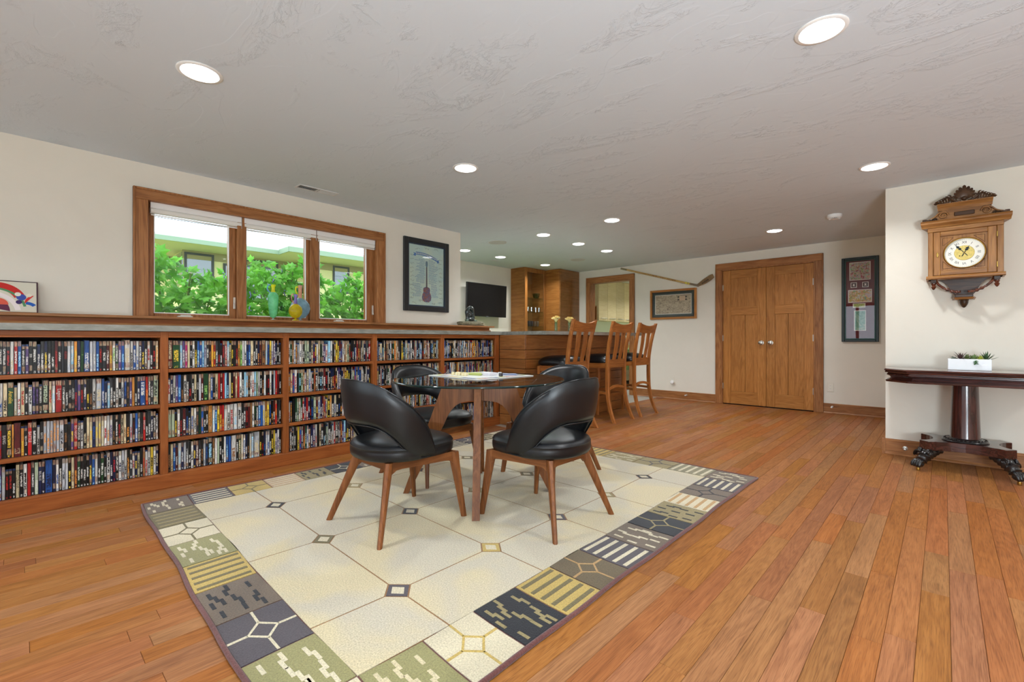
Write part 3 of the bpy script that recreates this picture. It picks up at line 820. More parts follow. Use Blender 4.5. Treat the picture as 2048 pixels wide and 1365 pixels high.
pic = ramp(nt, [(0.3, rgb(40, 50, 80)), (0.45, rgb(150, 90, 60)), (0.55, rgb(200, 180, 150)), (0.7, rgb(60, 80, 60))]); nt.links.new(big.outputs['Fac'], pic.inputs[0])
hasp = math_n(nt, 'MULTIPLY', math_n(nt, 'GREATER_THAN', v, .84), math_n(nt, 'GREATER_THAN', R2, .45))
c = mixc(nt, math_n(nt, 'MULTIPLY', hasp, .75), base, pic.outputs[0])
lowp = math_n(nt, 'MULTIPLY', band(v, .10, .26), math_n(nt, 'GREATER_THAN', R1, .72))
c = mixc(nt, math_n(nt, 'MULTIPLY', lowp, .7), c, pic.outputs[0])
c = mixc(nt, math_n(nt, 'MAXIMUM', title, logo), c, a2.outputs['Color'])
c = mixc(nt, math_n(nt, 'MULTIPLY', math_n(nt, 'GREATER_THAN', v, .93), BR), c, rgb(16, 50, 100))
c = mixc(nt, math_n(nt, 'SUBTRACT', 1.0, math_n(nt, 'MULTIPLY', band(u, .07, .93), band(v, .012, .988))), c, rgb(12, 12, 14))  # black plastic edges, also painting in the dark gaps between cases
nt.links.new(c, bs.inputs['Base Color']); bs.inputs['Roughness'].default_value = 0.32; bs.inputs['Specular IOR Level'].default_value = 0.35

def case_geo(b, dat, x, y, z, w, h, c1, c2, c3):
    b.box((x - .135, y, z), (x, y + w, z + h))
    dat.append((c1, c2, c3))
def case_build(b, dat, name, parent=None, kind=None):
    o = b.build(name, M_case, parent, kind=kind)
    me = o.data
    me.uv_layers.new(name='UVMap')
    for n in ('c1', 'c2', 'c3'): me.color_attributes.new(n, 'FLOAT_COLOR', 'CORNER')
    buf = [[], [], []]; uv = []
    UVF = {3: [(0, 0), (1, 0), (1, 1), (0, 1)]}
    for fi, p in enumerate(me.polygons):
        d = dat[fi // 6]; k = fi % 6
        for j in range(4):
            for q in range(3): buf[q] += list(d[q]) + [1.0]
            uv += UVF[3][j] if k == 3 else (.5, .5 if k == 0 else .5)
    for q in range(3): me.color_attributes['c%d' % (q + 1)].data.foreach_set('color', buf[q])
    me.uv_layers['UVMap'].data.foreach_set('uv', uv)
    return o
ORD = lambda n: ('%d' % n) + ('th' if 10 <= n % 100 <= 20 else {1: 'st', 2: 'nd', 3: 'rd'}.get(n % 10, 'th'))
shelf_z = [.800, .565, .330, .097]
shelf_n = ['top', 'second', 'third', 'bottom']
rc = random.Random(11)
TITLES = {(0, 0, 9): ('300', 'W'), (0, 0, 24): ('9', 'L'), (0, 1, 18): ('NIKITA', 'W'), (0, 1, 19): ('APPLESEED', 'W'), (0, 1, 21): ('ARIA', 'Y'), (0, 2, 11): ('KATO', 'W'), (0, 3, 6): ('BARTON FINK', 'K'), (0, 3, 12): ('BIG BLUE', 'W'),
          (1, 1, 11): ('COOLIE', 'W'), (0, 2, 8): ('BATTLE', 'W'), (0, 3, 29): ('CASTLE', 'W'), (0, 2, 45): ('BABYLON', 'W'), (0, 2, 2): ('BANG', 'W'), (0, 2, 21): ('BIG NIGHT', 'W'), (0, 1, 3): ('Amelie', 'Y'), (0, 1, 15): ('Legend', 'W'), (0, 0, 19): ('ALIENS', 'R')}
def parse(tok):
    s = 's' in tok[2:]
    core = tok[:2] + tok[2:].replace('s', '')
    w = float(core[2:]) if len(core) > 2 else 1.0
    return core[0], core[1].upper(), w, s
rest = MB(); rest_d = []
def col3(k, rr=0.0):
    c = PAL[k]; return tuple(lin(min(255, max(0, q * (1 + rr)))) for q in c)
def place(bay, row, toks, y0, y1, individual, bayname):
    P = [parse(t) for t in toks]
    tot = sum(p[2] for p in P); unit = (y1 - y0 - .006) / tot
    y = y0 + .002
    for i, (g, t, w, short) in enumerate(P):
        wd = unit * w
        h = (.172 if short else .190) + rc.uniform(-.0015, .0015)
        if w > 1.5: h += rc.uniform(0, .006)
        x = XF - .028 - rc.uniform(0, .004) - (.006 if short else 0)
        key = (bay, row, i)
        c1 = col3(g, rc.uniform(-.12, .12)); c2 = col3(t)
        c3 = (rc.random(), rc.random(), 1.0 if short else 0.0)
        if key in TITLES: c2 = c1
        z = shelf_z[row] + .0004
        if individual(i):
            b = MB(); d = []
            case_geo(b, d, 0, 0, 0, wd - .0013, h, c1, c2, c3)
            o = case_build(b, d, 'disc_case'); o.location = (x, y, z)
            kind = 'short' if short else ('wide' if w > 1.5 else ('thin' if w < .8 else 'slim'))
            tag(o, '%s %s disc case, %s lettering, %s from left, %s shelf, %s' % (kind, PNAME[g], PNAME[TITLES[key][1] if key in TITLES else t] if (key in TITLES or t != g) else 'dark', ORD(i + 1), shelf_n[row], bayname), 'disc case', 'disc cases on the bookcase shelves')
            if key in TITLES:
                txt, tc = TITLES[key]
                me = text_mesh(txt, 1.0)
                xs = [q.co.x for q in me.vertices]; ys = [q.co.y for q in me.vertices]
                s = min(.125 / (max(xs) - min(xs)), (wd * .72) / (max(ys) - min(ys)))
                M = Matrix(((0, 0, 1, .0004), (0, s, 0, wd / 2), (-s, 0, 0, h * .56), (0, 0, 0, 1)))
                tb = MB(); tb.addmesh(me, M @ Matrix.Translation((-(max(xs) + min(xs)) / 2, -(max(ys) + min(ys)) / 2, 0)))
                tb.build('title', plain('title_ink_' + tc, rgb(*PAL[tc]), .4), o)
        else: case_geo(rest, rest_d, x, y, z, wd - .0013, h, c1, c2, c3)
        y += wd
for r in range(4):
    place(0, r, ROWS1[r].split(), -.094, .643, lambda i: True, 'nearest bay')
nrem = 300 - sum(len(q.split()) for q in ROWS1)
for r in range(4):
    k = nrem // 4 + (1 if r < nrem % 4 else 0)
    place(1, r, ROWS2[r].split(), .690, 1.427, lambda i, k=k: i < k, 'second bay')
GR = 'KKKKKKKKKKKKKDDDDNNNBBCRRMMMWWWWEEEGYOTTTPSSH'; TI = 'WWWWWWYRBCEKO'
def rand_row(n):
    o = []
    for i in range(n):
        g = rc.choice(GR); t = rc.choice('KKKBRNT') if g in 'WESHCY' else rc.choice(TI)
        o.append(g + t.lower() + rc.choice(['', '', '', '1.2', '1.4', '.8']) + rc.choice(['', '', '', 's']))
    return o
for bi, (a, c) in ((2, bays[3]), (3, bays[4]), (4, bays[5]), (5, bays[0])):
    for r in range(4):
        place(bi, r, rand_row(int((c - a) / .0155)), a + .002, c - .002, lambda i: False, '')
o = case_build(rest, rest_d, 'disc_cases', kind='stuff')
tag(o, 'hundreds of disc cases filling the bookcase bays beyond the second', 'disc cases')

# ------------------------------------------------------------------ grey counter and bar
ctop, nt, bs, out = newmat('grey_stone_counter')
nz = noise(nt, coords(nt, 'World', (1, .25, 1)), 30, 5, .65, .4)
r = ramp(nt, [(.3, rgb(112, 112, 104)), (.55, rgb(138, 138, 130)), (.75, rgb(158, 158, 150))]); nt.links.new(nz.outputs['Fac'], r.inputs[0]); nt.links.new(r.outputs[0], bs.inputs['Base Color'])
bs.inputs['Roughness'].default_value = .35
poly = [(XL, -.55), (-3.79, -.55), (-3.79, 3.888), (-3.14, 3.888), (-3.14, 6.15), (-3.96, 6.15), (-3.96, 4.45), (-5.89, 4.45), (-5.89, 3.745), (XL, 3.745)]
b = MB(); b.prism(poly, lambda p: (p[0], p[1], 1.0535), lambda p: (p[0], p[1], 1.092))
b.build('countertop', ctop); tag(bpy.data.objects['countertop'], 'grey stone worktop running over the bookcase and round onto the bar', 'countertop')

bar = thing('bar_counter', 'oak bar counter clad in horizontal boards behind the three stools', 'bar', (0, 0, 0))
b = MB(); b.box((-3.85, 3.875, 0), (-3.43, 6.08, 1.052)); b.build('carcass', plain('bar_core', rgb(60, 36, 20), .6), bar)
joints = [1.0525, .883, .7755, .668, .5605, .453, .3455, .238, .1305, .003]
for zt, zb in zip(joints[:-1], joints[1:]):
    b = MB(); b.box((-3.432, 3.878, zb + .0025), (-3.414, 6.10, zt - .0025), 0, .0015); b.build('board', W_('BARW', 'y'), bar)
    b = MB(); b.box((-3.811, 3.860, zb + .0025), (-3.414, 3.877, zt - .0025), 0, .0015); b.build('board', W_('BARW', 'x'), bar)
    b = MB(); b.box((-3.85, 6.082, zb + .0025), (-3.434, 6.10, zt - .0025), 0, .0015); b.build('board', W_('BARW', 'x'), bar)
b = MB(); b.box((-5.88, 3.75, 0), (-3.98, 4.40, 1.05), 0, .002); b.build('back_counter_base', W_('BARW', 'z'), bar)

# ------------------------------------------------------------------ bar stools
M_leather = plain('black_leather', rgb(10, 12, 16), 0.36, spec=0.5, bumpy=.04, bscale=260)
M_leather2 = plain('black_cushion', rgb(9, 10, 12), 0.32, spec=0.5, bumpy=.03, bscale=240)
def smooth_path(pts, n=6):
    P = [Vector(p) for p in pts]; out = []
    for i in range(len(P) - 1):
        p0 = P[max(i - 1, 0)]; p1 = P[i]; p2 = P[i + 1]; p3 = P[min(i + 2, len(P) - 1)]
        for k in range(n):
            t = k / n
            out.append(.5 * ((2 * p1) + (-p0 + p2) * t + (2 * p0 - 5 * p1 + 4 * p2 - p3) * t * t + (-p0 + 3 * p1 - 3 * p2 + p3) * t ** 3))
    out.append(P[-1]); return out
def rect_sweep(b, path, sx, sy, mat=0):
    """sweep along a mostly vertical path, cross section sx (x) by sy (y), bevelled corners"""
    rings = []
    for i, p in enumerate(path):
        a = sx[i] / 2 if isinstance(sx, list) else sx / 2; c = sy[i] / 2 if isinstance(sy, list) else sy / 2
        e = .22 * min(a, c)
        q = [(-a + e, -c), (a - e, -c), (a, -c + e), (a, c - e), (a - e, c), (-a + e, c), (-a, c - e), (-a, -c + e)]
        rings.append([(p[0] + u, p[1] + w, p[2]) for u, w in q])
    b.loft(rings, mat)
st_z, st_x, st_y = W_('STOOL', 'z'), W_('STOOL', 'x'), W_('STOOL', 'y')
def stool(label):
    t = thing('bar_stool', label, 'stool', (0, 0, 0), 0, 'bar stools along the bar')
    prof = [(-.30, 0), (-.262, .08), (-.222, .20), (-.196, .34), (-.188, .52), (-.19, .72), (-.205, .86), (-.235, 1.02), (-.285, 1.215)]
    hw = [.224, .218, .209, .203, .20, .20, .205, .212, .222]
    def post_y(z):
        for (y0, z0), (y1, z1) in zip(prof[:-1], prof[1:]):
            if z0 <= z <= z1: return y0 + (y1 - y0) * (z - z0) / (z1 - z0)
        return prof[-1][0]
    for s in (-1, 1):
        pts = smooth_path([(s * h, y, z) for (y, z), h in zip(prof, hw)], 4)
        b = MB(); n = len(pts); rect_sweep(b, pts, [.034 - .006 * abs(i / n - .45) for i in range(n)], [.044 - .012 * abs(i / n - .45) for i in range(n)])
        b.build('leg', st_z, t, 40)
        b = MB(); rect_sweep(b, [(s * .19, .20, 0), (s * .192, .196, .3), (s * .195, .19, .70)], [.032, .036, .040], [.032, .036, .040]); b.build('leg', st_z, t, 40)
    def rail(nm, p0, p1, hgt, th, arch=0.0, n=8, par=t):
        P0, P1 = Vector(p0), Vector(p1); d = (P1 - P0); L = d.length; d.normalize(); w = Vector((-d.y, d.x, 0))
        rings = []
        for i in range(n + 1):
            u = i / n; k = arch * (1 - (2 * u - 1) ** 2)
            c = P0 + d * L * u + Vector((0, 0, k))
            rings.append([c + w * (-th / 2), c + w * (th / 2), c + w * (th / 2) + Vector((0, 0, hgt)), c + w * (-th / 2) + Vector((0, 0, hgt))])
        b = MB(); b.loft(rings); return b.build(nm, st_x if abs(d.x) > .5 else st_y, par)
    rail('seat_rail', (-.185, -.188, .655), (.185, -.188, .655), .10, .022)
    rail('seat_rail', (-.18, .192, .645), (.18, .192, .645), .065, .02)
    for s in (-1, 1): rail('seat_rail', (s * .198, -.17, .655), (s * .196, .175, .645), .058, .02)
    rail('stretcher', (-.19, -.19, .375), (.19, -.19, .375), .03, .022, .035)
    rail('stretcher', (-.18, .196, .22), (.18, .196, .22), .035, .02)
    for s in (-1, 1): rail('stretcher', (s * .202, -.185, .33), (s * .193, .185, .33), .03, .018, .01)
    # crest rail: curved in plan, dipped on top
    rings = []
    n = 14
    for i in range(n + 1):
        u = -1 + 2 * i / n; x = u * .242; yo = -.018 * (1 - u * u)
        zt = 1.178 + .040 * u * u; zb = 1.082 + .012 * u * u
        th = .024
        ring = []
        for (z, o) in ((zb, -th / 2), (zb, th / 2), ((zb + zt) / 2, th / 2), (zt, th / 2), (zt, -th / 2), ((zb + zt) / 2, -th / 2)):
            ring.append((x, post_y(z) + yo + o, z))
        rings.append(ring)
    b = MB(); b.loft(rings); b.build('crest_rail', st_x, t, 35)
    for xc in (-.066, .066):
        pts = [(xc * (1 + .08 * k / 10), post_y(z) - .004 - .012 * math.sin(PI * k / 10), z) for k, z in ((k, .75 + .335 * k / 10) for k in range(11))]
        b = MB(); rect_sweep(b, pts, [.064 + .016 * k / 10 for k in range(11)], .014); b.build('slat', st_z, t, 40)
    # domed cushion
    def out(r, z):
        pts = []
        for j in range(36):
            a = 2 * PI * j / 36; ca, sa = math.cos(a), math.sin(a); e = .45
            px = math.copysign(abs(ca) ** e, ca) * .222; py = math.copysign(abs(sa) ** e, sa) * .215
            pts.append((px * r, py * r + .022, z))
        return pts
    b = MB(); b.loft([out(.94, .708), out(1.0, .715), out(1.02, .735), out(1.0, .758), out(.92, .782), out(.78, .80), out(.5, .815), out(.2, .82)]); b.build('cushion', M_leather2, t, 50)
    return t
for i, (yy, rz, lab) in enumerate(((4.22, PI / 2 + .04, 'oak bar stool with black cushion, nearest of three along the bar'), (5.05, PI / 2, 'oak bar stool with black cushion, middle of three along the bar'), (5.71, PI / 2, 'oak bar stool with black cushion, last of three, at bar end'))):
    o = stool(lab) if i == 0 else copy_tree(o)
    o.location = (-3.15, yy, 0.0); o.rotation_euler = (0, 0, rz); o['label'] = lab

# flower vases on the bar
petal = plain('ivory_petals', rgb(232, 214, 150), .7, var=.15, bscale=90); stemg = plain('stem_green', rgb(96, 116, 52), .6)
vglass = pane_mat('vase_glass', (.82, .9, .78, 1), .06)
def vase(loc, lab, seed):
    rr = random.Random(seed)
    t = thing('flower_vase', lab, 'vase', loc, 0, 'vases of flowers on the bar')
    b = MB(); b.lathe([(.0001, .001), (.021, .002), (.022, .02), (.020, .10), (.022, .118), (.020, .118), (.018, .10), (.020, .02), (.0001, .006)], n=18, cap=(False, False)); b.build('vase', vglass, t, 50)
    b = MB()
    for k in range(7):
        a = 2 * PI * k / 7; q = .030
        b.tube(smooth_path([(.006 * math.cos(a + 2), .006 * math.sin(a + 2), .008), (.010 * math.cos(a), .010 * math.sin(a), .11), (q * math.cos(a), q * math.sin(a), .17)], 4), .0022, 5)
    b.build('stems', stemg, t)
    for k in range(16):
        a = k * 2.4; q = .048 * math.sqrt((k + .5) / 16)
        b = MB(); c = Vector((q * math.cos(a), q * math.sin(a), .20 - q * .5 - .012 * rr.random()))
        for s_, r_ in ((0, .017), (1, .013), (2, .008)):
            for j in range(5):
                aj = 2 * PI * j / 5 + s_ * .6
                d = Vector((math.cos(aj), math.sin(aj), 0)); e = Vector((-d.y, d.x, 0)); u = Vector((0, 0, 1))
                p = [c - u * .012, c + d * r_ - e * r_ * .55 - u * .002, c + d * r_ * 1.05 + u * .008, c + d * r_ + e * r_ * .55 - u * .002]
                b.poly(p)
        b.build('blossom', petal, t)
    b = MB()
    for k in range(10):
        a = 2 * PI * k / 10; d = Vector((math.cos(a), math.sin(a), 0)); e = Vector((-d.y, d.x, 0))
        b.poly([d * .006 + Vector((0, 0, .12)), d * .024 - e * .010 + Vector((0, 0, .15)), d * .040 + Vector((0, 0, .175)), d * .024 + e * .010 + Vector((0, 0, .15))])
    b.build('leaves', petal, t)
vase((-3.5, 4.538, 1.0922), 'slim glass vase of cream flowers on the bar, clear of the stools', 1)
vase((-3.5, 4.82, 1.0922), 'slim glass vase of cream flowers on the bar, partly behind nearest stool back', 2)

# ------------------------------------------------------------------ cabinets behind the bar, television
cy_, cz_, cx_ = W_('CABW', 'y'), W_('CABW', 'z'), W_('CABW', 'x')
t = thing('display_cabinet', 'tall narrow wooden cabinet with glass door beside the television', 'cabinet', (0, 0, 0))
def cpart(nm, lo, hi, m, ch=.002, par=None):
    b = MB(); b.box(lo, hi, 0, ch); return b.build(nm, m, par or t)
cpart('side_panel', (-5.895, 6.27, 0), (-5.565, 6.29, 2.318), cx_); cpart('side_panel', (-5.895, 6.862, 0), (-5.565, 6.88, 2.318), cx_)
cpart('back_panel', (-5.895, 6.29, 0), (-5.88, 6.862, 2.318), cz_); cpart('top_panel', (-5.88, 6.29, 2.296), (-5.57, 6.862, 2.318), cy_); cpart('base_panel', (-5.88, 6.29, .0), (-5.57, 6.862, 1.08), cz_)
d = cpart('door_frame', (-5.563, 6.272, 1.085), (-5.543, 6.34, 2.316), cz_)
b = MB(); b.box((-5.563, 6.81, 1.085), (-5.543, 6.878, 2.316), 0, .002); b.box((-5.563, 6.34, 2.235), (-5.543, 6.81, 2.316), 0, .002); b.box((-5.563, 6.34, 1.085), (-5.543, 6.81, 1.10), 0, .002); b.build('door_rails', cz_, d)
b = MB(); b.poly([(-5.552, 6.335, 1.09), (-5.552, 6.815, 1.09), (-5.552, 6.815, 2.24), (-5.552, 6.335, 2.24)]); b.build('door_glass', M_pane, d)
shelfg = pane_mat('shelf_glass', (.85, .93, .88, 1), .05)
for z in (1.765, 1.508, 1.236): cpart('glass_shelf', (-5.878, 6.292, z), (-5.575, 6.860, z + .008), shelfg, 0)
clear = pane_mat('tumbler_glass', (.88, .92, .94, 1), .16); bluegl = pane_mat('blue_tumbler_glass', (.42, .46, .62, 1), .14)
def tumbler(x, y, z, h, r, m, lab, grp):
    b = MB(); b.lathe([(.0001, 0), (r * .8, 0), (r, h), (r * .92, h), (r * .74, .008), (.0001, .008)], n=14, cap=(False, False))
    o = b.build('tumbler', m, None, 50, (x, y, z)); return tag(o, lab, 'glass', grp)
NTH = ('first', 'second', 'third', 'fourth', 'fifth')
for k, (x, y) in enumerate(((-5.64, 6.46), (-5.64, 6.56), (-5.64, 6.68), (-5.64, 6.78))):
    tumbler(x, y, 1.5165, .085, .034, clear, '%s clear tumbler from the television side on the middle cabinet shelf' % NTH[k], 'clear tumblers in the display cabinet')
for k, (x, y) in enumerate(((-5.64, 6.42), (-5.64, 6.50), (-5.64, 6.58), (-5.64, 6.66), (-5.64, 6.74))):
    tumbler(x, y, 1.2445, .10, .036, bluegl if k < 3 else clear, '%s tumbler from the television side on the lowest cabinet shelf, %s' % (NTH[k], 'smoky blue' if k < 3 else 'clear'), 'tumblers on the lowest cabinet shelf')
b = MB(); b.lathe([(.0001, 0), (.035, 0), (.062, .03), (.075, .095), (.068, .09), (.055, .034), (.0001, .012)], n=20, cap=(False, False))
tag(b.build('glass_bowl', pane_mat('green_glass', (.45, .6, .2, 1), .1), None, 50, (-5.66, 6.72, 1.7735)), 'green glass bowl on the top shelf of the display cabinet', 'bowl')
t = thing('tall_cabinet', 'full height plain wooden cabinet in the corner beside the glass door cabinet', 'cabinet', (0, 0, 0))
cpart('side_panel', (-5.895, 6.881, 0), (-5.232, 6.90, 2.318), cx_); cpart('side_panel', (-5.895, 7.48, 0), (-5.232, 7.499, 2.318), cx_)
cpart('carcass', (-5.89, 6.90, 0.0), (-5.236, 7.48, 2.316), cz_, 0)
cpart('door', (-5.231, 6.882, .1), (-5.21, 7.498, 2.316), wood('wood_cabinet_gloss', rgb(112, 72, 32), rgb(140, 92, 46), rgb(156, 106, 58), 'y', rough=.2, coat=.3, cathedral=.2, pores=.1))

t = thing('television', 'black flat screen television mounted on the wall behind the bar', 'television', (-5.765, 5.53, 1.675))
b = MB(); b.box((-.02, -.475, -.283), (.012, .475, .283), 0, .004); b.box((-.045, -.3, -.2), (-.02, .3, .12), 0, .006); b.build('housing', M_black, t)
b = MB(); b.box((.0125, -.466, -.268), (.0145, .466, .274)); b.build('screen', plain('tv_screen', rgb(16, 16, 18), .22, spec=.5), t)
b = MB(); b.box((.0125, -.03, -.281), (.0155, .03, -.272)); b.box((.0, -.02, -.289), (.012, .02, -.283)); b.build('badge', plain('grey_badge', rgb(110, 110, 112), .4), t)
b = MB(); b.box((-.128, -.18, -.12), (-.112, .18, .12), 0, .003); b.box((-.112, -.05, -.03), (-.045, .05, .03), 0, .003); b.build('wall_bracket', M_black, t)
t.rotation_euler = (0, .03, 0)
# ------------------------------------------------------------------ rug
def pile(name, c, c2=None):
    if name in _mc: return _mc[name]
    m, nt, bs, out = newmat(name)
    v = coords(nt, 'World')
    a = noise(nt, v, 2.2, 3, .5, .8); f = noise(nt, v, 170, 3, .75)
    c2 = c2 or tuple(x * .86 for x in c[:3]) + (1,)
    r = ramp(nt, [(.42, c2), (.58, c)]); nt.links.new(a.outputs['Fac'], r.inputs[0])
    r2 = ramp(nt, [(.3, (.62, .62, .62, 1)), (.7, (1.2, 1.2, 1.2, 1))]); nt.links.new(f.outputs['Fac'], r2.inputs[0])
    nt.links.new(mixc(nt, 1, r.outputs[0], r2.outputs[0], 'MULTIPLY'), bs.inputs['Base Color'])
    bs.inputs['Roughness'].default_value = .95; bs.inputs['Specular IOR Level'].default_value = .1; bs.inputs['Sheen Weight'].default_value = .25
    bump(nt, bs, f.outputs['Fac'], .5, .004)
    _mc[name] = m; return m
RC = {'cream': rgb(208, 193, 156), 'ivory': rgb(214, 202, 172), 'sage': rgb(146, 140, 92), 'olive': rgb(112, 100, 64), 'gold': rgb(192, 164, 88), 'black': rgb(24, 24, 30), 'grey': rgb(80, 72, 76), 'taupe': rgb(112, 96, 80),
      'brown': rgb(104, 88, 60), 'tan': rgb(186, 148, 96), 'maroon': rgb(108, 66, 62), 'greygreen': rgb(136, 128, 98), 'line': rgb(150, 108, 66), 'pink': rgb(196, 164, 128), 'khaki': rgb(150, 134, 90)}
RM = {k: pile('rug_' + k, v, rgb(196, 186, 164) if k == 'cream' else None) for k, v in RC.items()}  # second cream tone paints in the mottling of mixed daylight and lamplight
RX0, RX1, RY0, RY1 = -3.505, -.978, .47, 3.605
FX0, FX1, FY0, FY1 = -3.268, -1.252, .70, 3.368
def wob(a, s): return .004 * math.sin(a * 5.1 + s) + .003 * math.sin(a * 11.3 + 2 * s)
def rw(x, y, z):
    s = (x - RX0) / (RX1 - RX0); t = (y - RY0) / (RY1 - RY0)
    return (x + wob(y, 1.0 + s), y + (1 - t) * (.03 * (1 - s) - .035 * s) + t * .002 + wob(x, 2.0 + t), z)
rug = thing('area_rug', 'cream tile patterned rug with patchwork border under the round table', 'rug', (0, 0, 0))
def gridpatch(b, x0, x1, y0, y1, z0, z1, nx, ny, mat=0):
    """a thick patch that follows the rug's slightly wavy outline"""
    X = [x0 + (x1 - x0) * i / nx for i in range(nx + 1)]; Y = [y0 + (y1 - y0) * j / ny for j in range(ny + 1)]
    n = len(b.v)
    for y in Y:
        for x in X: b.v.append(rw(x, y, z1))
    for j in range(ny):
        for i in range(nx):
            k = n + j * (nx + 1) + i; b.f.append((k, k + 1, k + nx + 2, k + nx + 1)); b.m.append(mat)
    per = [(x, y0) for x in X] + [(x1, y) for y in Y[1:]] + [(x, y1) for x in X[::-1][1:]] + [(x0, y) for y in Y[::-1][1:-1]]
    m = len(b.v)
    for x, y in per: b.v.append(rw(x, y, z1))
    for x, y in per: b.v.append(rw(x, y, z0))
    P = len(per)
    for i in range(P):
        j = (i + 1) % P; b.f.append((m + P + i, m + P + j, m + j, m + i)); b.m.append(mat)
b = MB(); gridpatch(b, RX0, RX1, RY0, RY1, .0005, .009, 30, 36); b.build('base', RM['maroon'], rug)
per = [(RX0, RY0 + (RY1 - RY0) * i / 30) for i in range(30)] + [(RX0 + (RX1 - RX0) * i / 24, RY1) for i in range(24)] + [(RX1, RY1 - (RY1 - RY0) * i / 30) for i in range(30)] + [(RX1 - (RX1 - RX0) * i / 24, RY0) for i in range(24)]
b = MB(); b.tube([rw(x, y, .0075) for x, y in per], .0085, 8, closed=True); b.build('binding', RM['maroon'], rug, 60)
DXS = [-2.914, -2.243, -1.572]; DYS = [1.035, 1.543, 2.053, 2.556, 3.07]
E_ = .007
b = MB()
xs = [FX0] + DXS + [FX1]; ys = [FY0] + DYS + [FY1]
hx, hy = .064, .056
for i in range(4):
    for j in range(6):
        x0, x1 = xs[i] + (0 if i == 0 else E_ / 2), xs[i + 1] - (0 if i == 3 else E_ / 2); y0, y1 = ys[j] + (0 if j == 0 else E_ / 2), ys[j + 1] - (0 if j == 5 else E_ / 2)
        cut = lambda cx, cy: 0 < cx < 4 and 0 < cy < 6
        P = []
        P += [(x0, y0 + hy), (x0 + hx, y0)] if cut(i, j) else [(x0, y0)]
        P += [(x1 - hx, y0), (x1, y0 + hy)] if cut(i + 1, j) else [(x1, y0)]
        P += [(x1, y1 - hy), (x1 - hx, y1)] if cut(i + 1, j + 1) else [(x1, y1)]
        P += [(x0 + hx, y1), (x0, y1 - hy)] if cut(i, j + 1) else [(x0, y1)]
        pb = MB(); pb.prism(P, lambda p: rw(p[0], p[1], .009), lambda p: rw(p[0], p[1], .0118)); pb.build('field_tile', RM['cream'], rug)
b = MB(); gridpatch(b, FX0 + .001, FX1 - .001, FY0 + .001, FY1 - .001, .009, .0104, 10, 12); b.build('field_lines', RM['line'], rug)
dcol = {(0, 0): 'black', (1, 0): 'olive', (2, 0): 'grey', (1, 1): 'black', (2, 1): 'gold', (2, 2): 'grey', (2, 4): 'black', (1, 3): 'olive', (2, 3): 'khaki', (1, 2): 'khaki', (0, 1): 'khaki', (0, 2): 'black', (0, 3): 'olive', (0, 4): 'grey', (1, 4): 'khaki'}
for i, dx in enumerate(DXS):
    for j, dy in enumerate(DYS):
        a, c = hx - .003, hy - .003; w = .016
        o_ = [(-a, 0), (0, -c), (a, 0), (0, c)]; n_ = [(-a + w * 1.4, 0), (0, -c + w * 1.4), (a - w * 1.4, 0), (0, c - w * 1.4)]
        b = MB()
        for k in range(4):
            l = (k + 1) % 4
            q = [o_[k], o_[l], n_[l], n_[k]]
            b.prism(q, lambda p: rw(dx + p[0], dy + p[1], .0104), lambda p: rw(dx + p[0], dy + p[1], .0122), 0)
        b.prism(n_, lambda p: rw(dx + p[0], dy + p[1], .0104), lambda p: rw(dx + p[0], dy + p[1], .0118), 1)
        b.build('diamond', [RM[dcol[(i, j)]], RM['ivory']], rug)
SQ = [(.10, .12, 1), (.42, .06, -1), (.74, .14, 1), (.04, .42, -1), (.38, .40, 1), (.70, .46, -1), (.14, .72, 1), (.48, .74, -1), (.78, .76, 1)]
def tile(x0, x1, y0, y1, kind, g, m, sub=0):
    gp = .0035
    x0 += gp; x1 -= gp; y0 += gp; y1 -= gp
    b = MB(); gridpatch(b, x0, x1, y0, y1, .009, .0118, 3, 3, 0)
    wx, wy = x1 - x0, y1 - y0
    def piece(P): b.prism([(x0 + u * wx, y0 + v_ * wy) for u, v_ in P], lambda p: rw(p[0], p[1], .0115), lambda p: rw(p[0], p[1], .0128), 1)
    if kind == 's':
        n = 5
        for i in range(n):
            u = (i + .5) / n; piece([(u - .035, .05), (u + .035, .05), (u + .035, .95), (u - .035, .95)])
    elif kind == 'd':
        a, c, w = .22, .24, .034
        o_ = [(.5 - a, .5), (.5, .5 - c), (.5 + a, .5), (.5, .5 + c)]; n_ = [(.5 - a + w * 1.5, .5), (.5, .5 - c + w * 1.5), (.5 + a - w * 1.5, .5), (.5, .5 + c - w * 1.5)]
        for k in range(4):
            l = (k + 1) % 4; piece([o_[k], o_[l], n_[l], n_[k]])
        h = w * .6
        piece([(0, .5 - h), (.5 - a + .02, .5 - h), (.5 - a + .02, .5 + h), (0, .5 + h)]); piece([(.5 + a - .02, .5 - h), (1, .5 - h), (1, .5 + h), (.5 + a - .02, .5 + h)])
        piece([(.5 - h, 0), (.5 + h, 0), (.5 + h, .5 - c + .02), (.5 - h, .5 - c + .02)]); piece([(.5 - h, .5 + c - .02), (.5 + h, .5 + c - .02), (.5 + h, 1), (.5 - h, 1)])
    else:
        rr = random.Random(int((x0 * 31 + y0 * 17) * 1000))
        for (u, v_, s) in SQ:
            L, wd = .19, .06
            u += rr.uniform(-.03, .03); v_ += rr.uniform(-.03, .03)
            for q in range(rr.choice((1, 2, 2, 3))):
                uu = u + q * L * .7; vv = v_ + s * q * wd
                if uu + L > .98 or not 0.02 < vv < .92: continue
                piece([(uu, vv), (uu + L, vv), (uu + L, vv + wd), (uu, vv + wd)])
    b.build('border_tile', [RM[g], RM[m]], rug)
PY = (FY1 - FY0) / 12
